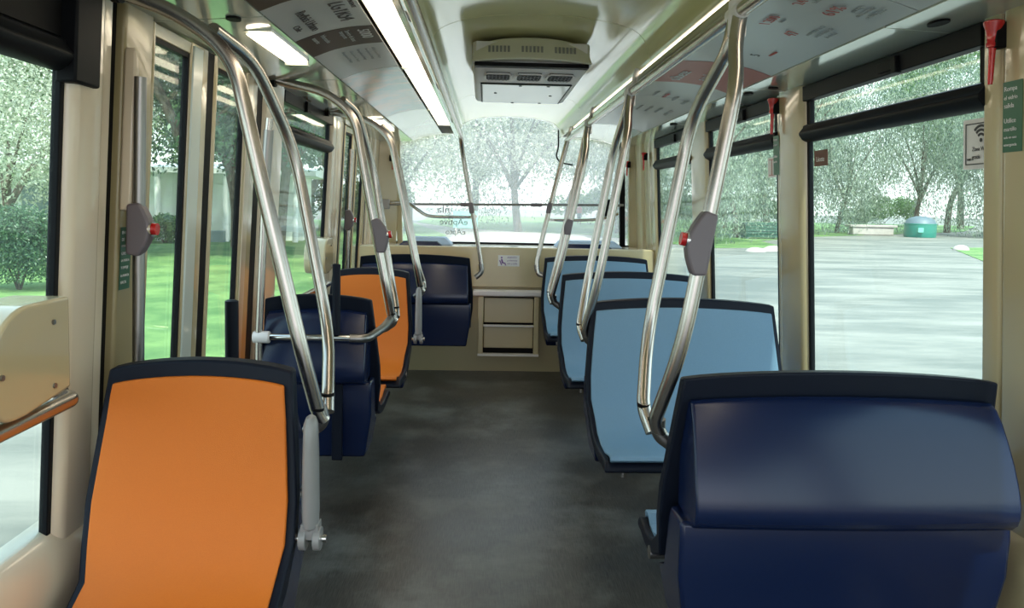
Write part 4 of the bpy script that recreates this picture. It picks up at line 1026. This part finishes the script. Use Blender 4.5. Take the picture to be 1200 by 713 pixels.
for x in (-3.0, 2.0): box_obj('bench_block', (x - .6, x + .6, -1.6, -1.1, 0, .45), gb, o, bevel=.02)
# fence beyond the bush
o = empty('park_fence', (-16, 22.5, GZ), R(4)); tag(o, 'pale metal fence behind the round bush beyond the near left window', 'fence')
fm = mat('pale_fence', (.42, .50, .50), .6)
b = BM()
for i in range(45): box(b, -5 + i * .16, -4.975 + i * .16, -.015, .015, 0, 1.75)
obj('bars', b, fm, o)
b = BM(); box(b, -5.1, 2.2, -.03, .03, .15, .2); box(b, -5.1, 2.2, -.03, .03, 1.6, 1.66); obj('rail', b, fm, o)
for i in range(4): box_obj('fence_post', (-5.1 + i * 2.4, -5.0 + i * 2.4, -.05, .05, 0, 1.85), fm, o)
# green domed tank
tm = mat('teal_tank', (.03, .26, .20), .45, coat=.2); td = mat('dark_dome', (.13, .18, .22), .5)
o = empty('recycling_tank', (29.2, 50.6, GZ)); tag(o, 'round green tank with a dark domed lid under the willows', 'tank')
def lathe(name, prof, m, parent, seg=28):
    b = BM(); rs_ = [[b.verts.new((r * math.cos(2 * PI * k / seg), r * math.sin(2 * PI * k / seg), z)) for k in range(seg)] for r, z in prof]
    for i in range(len(rs_) - 1):
        for k in range(seg): b.faces.new((rs_[i][k], rs_[i][(k + 1) % seg], rs_[i + 1][(k + 1) % seg], rs_[i + 1][k]))
    b.faces.new(rs_[0][::-1]); b.faces.new(rs_[-1]); return obj(name, b, m, parent)
lathe('drum', [(.95, 0), (.98, .1), (.98, .85), (1.0, .86), (1.0, .92)], tm, o)
lathe('lid', [(.97, .92), (.85, 1.15), (.6, 1.32), (.3, 1.40), (.05, 1.42)], td, o)
b = BM(); box(b, -.7, -.35, -1.02, -.9, .35, .65); obj('panel', b, mat('pale_teal', (.2, .6, .5), .5), o)
# pale stone bench and dark container
st = mat('pale_stone', (.55, .48, .45), .8, noise=(3, .6, (.4, .36, .33)))
o = empty('stone_bench', (26.8, 52.5, GZ), .05); tag(o, 'long pale pinkish stone bench left of the green tank', 'bench')
b = BM(); box(b, -1.5, 1.5, -.35, .35, .0, .55); obj('base_block', b, st, o, bevel=.08); b = BM(); box(b, -1.7, 1.7, -.42, .42, .55, .72); obj('slab', b, st, o, bevel=.04)
o = empty('park_container', (15.6, 43.0, GZ), .1); tag(o, 'dark green slatted container seen through the second right window', 'container')
dg = mat('dark_green_paint', (.03, .10, .07), .6)
b = BM()
for i in range(5): box(b, -1.1, 1.1, -.45, .45, .1 + i * .17, .24 + i * .17)
obj('slats', b, dg, o, bevel=.01)
for x in (-1.0, 1.0):
    for y in (-.4, .4): box_obj('leg', (x - .05, x + .05, y - .05, y + .05, 0, .95), dg, o)
o = empty('lawn_boulder', (21.9, 34.6, GZ)); tag(o, 'low grey stone at the edge of the grass, right end of the nearest window', 'stone')
b = BM(); bmesh.ops.create_icosphere(b, subdivisions=3, radius=.35); rr = random.Random(2)
for v in b.verts: v.co *= 1 + .12 * math.sin(5 * v.co.x + 3 * v.co.y) ; v.co.z = max(-.05, v.co.z * .7)
obj('rock', b, st, o)
for i, (x, y, s) in enumerate(((10.9, 30.5, .3), (12.0, 31.4, .36), (11.5, 30.9, .22))):
    b = BM(); bmesh.ops.create_icosphere(b, subdivisions=2, radius=s)
    for v in b.verts: v.co.z = max(-.04, v.co.z * .6); v.co.x *= 1.4
    t = obj('field_stone', b, st); t.location = (x, y, GZ); tag(t, 'small grey stone on the gravel by the grass, seen through the second right window', 'stone', 'small stones on the gravel')
# things far ahead, pale through the windscreen
o = empty('notice_board', (-1.05, 41, GZ)); tag(o, 'small green and white board far ahead right of the left rail', 'board')
box_obj('board', (-.65, .65, -.04, .04, .35, 1.25), mat('pale_teal_board', (.22, .48, .45), .5), o, bevel=.01)
for x in (-.5, .5): box_obj('leg', (x - .04, x + .04, -.03, .03, 0, .5), st, o)
rw = mat('red_wood', (.55, .20, .13), .7)
for i, (x, y, lb) in enumerate(((8.9, 52, 'small reddish bench far ahead behind the paired far poles'), (11.6, 50, 'small reddish bench on the grass seen through the third right window'))):
    o = empty('park_bench', (x, y, GZ)); tag(o, lb, 'bench')
    b = BM(); box(b, -.9, .9, -.25, .25, .42, .48); obj('seat', b, rw, o); b = BM(); box(b, -.9, .9, .22, .27, .55, .95); obj('backrest', b, rw, o)
    for sx in (-.75, .75): box_obj('leg', (sx - .04, sx + .04, -.22, .22, 0, .42), st, o)
# distant walker in a red top
o = empty('person', (7.6, 62, GZ)); tag(o, 'tiny distant person in a red top walking far ahead, seen through the windscreen', 'person')
me = bpy.data.meshes.new('body')
J = [(0, 0, .92, .13), (0, 0, 1.15, .15), (0, 0, 1.40, .16), (0, 0, 1.52, .06), (0, 0, 1.66, .10), (0, 0, 1.74, .07),
     (.20, 0, 1.40, .055), (.25, .05, 1.12, .042), (.24, -.08, .88, .032), (-.20, 0, 1.40, .055), (-.25, -.05, 1.12, .042), (-.24, .10, .88, .032),
     (.09, 0, .85, .085), (.10, -.08, .48, .06), (.10, .04, .07, .04), (.10, -.08, .04, .035), (-.09, 0, .85, .085), (-.10, .10, .48, .06), (-.10, .22, .10, .04), (-.10, .12, .05, .035)]
me.from_pydata([j[:3] for j in J], [(0, 1), (1, 2), (2, 3), (3, 4), (4, 5), (2, 6), (6, 7), (7, 8), (2, 9), (9, 10), (10, 11), (0, 12), (12, 13), (13, 14), (14, 15), (0, 16), (16, 17), (17, 18), (18, 19)], [])
bd = link('body', me, mat('skin', (.45, .28, .20), .6), o)
sk = bd.modifiers.new('skin', 'SKIN'); ss = bd.modifiers.new('sub', 'SUBSURF'); ss.levels = 1; ss.render_levels = 1
for i, j in enumerate(J): me.skin_vertices[0].data[i].radius = (j[3], j[3] * .8) if i < 3 else (j[3], j[3])
me.skin_vertices[0].data[0].use_root = True
lathe('top', [(.17, .95), (.19, 1.1), (.215, 1.35), (.17, 1.46), (.09, 1.51)], mat('red_top', (.7, .06, .10), .7), o, 16)
lathe('trousers', [(.17, .45), (.19, .8), (.18, .99)], mat('dark_trousers', (.05, .06, .09), .8), o, 16)
lathe('hair', [(.09, 1.62), (.115, 1.70), (.09, 1.79), (.03, 1.82)], mat('dark_hair', (.03, .02, .015), .6), o, 12)
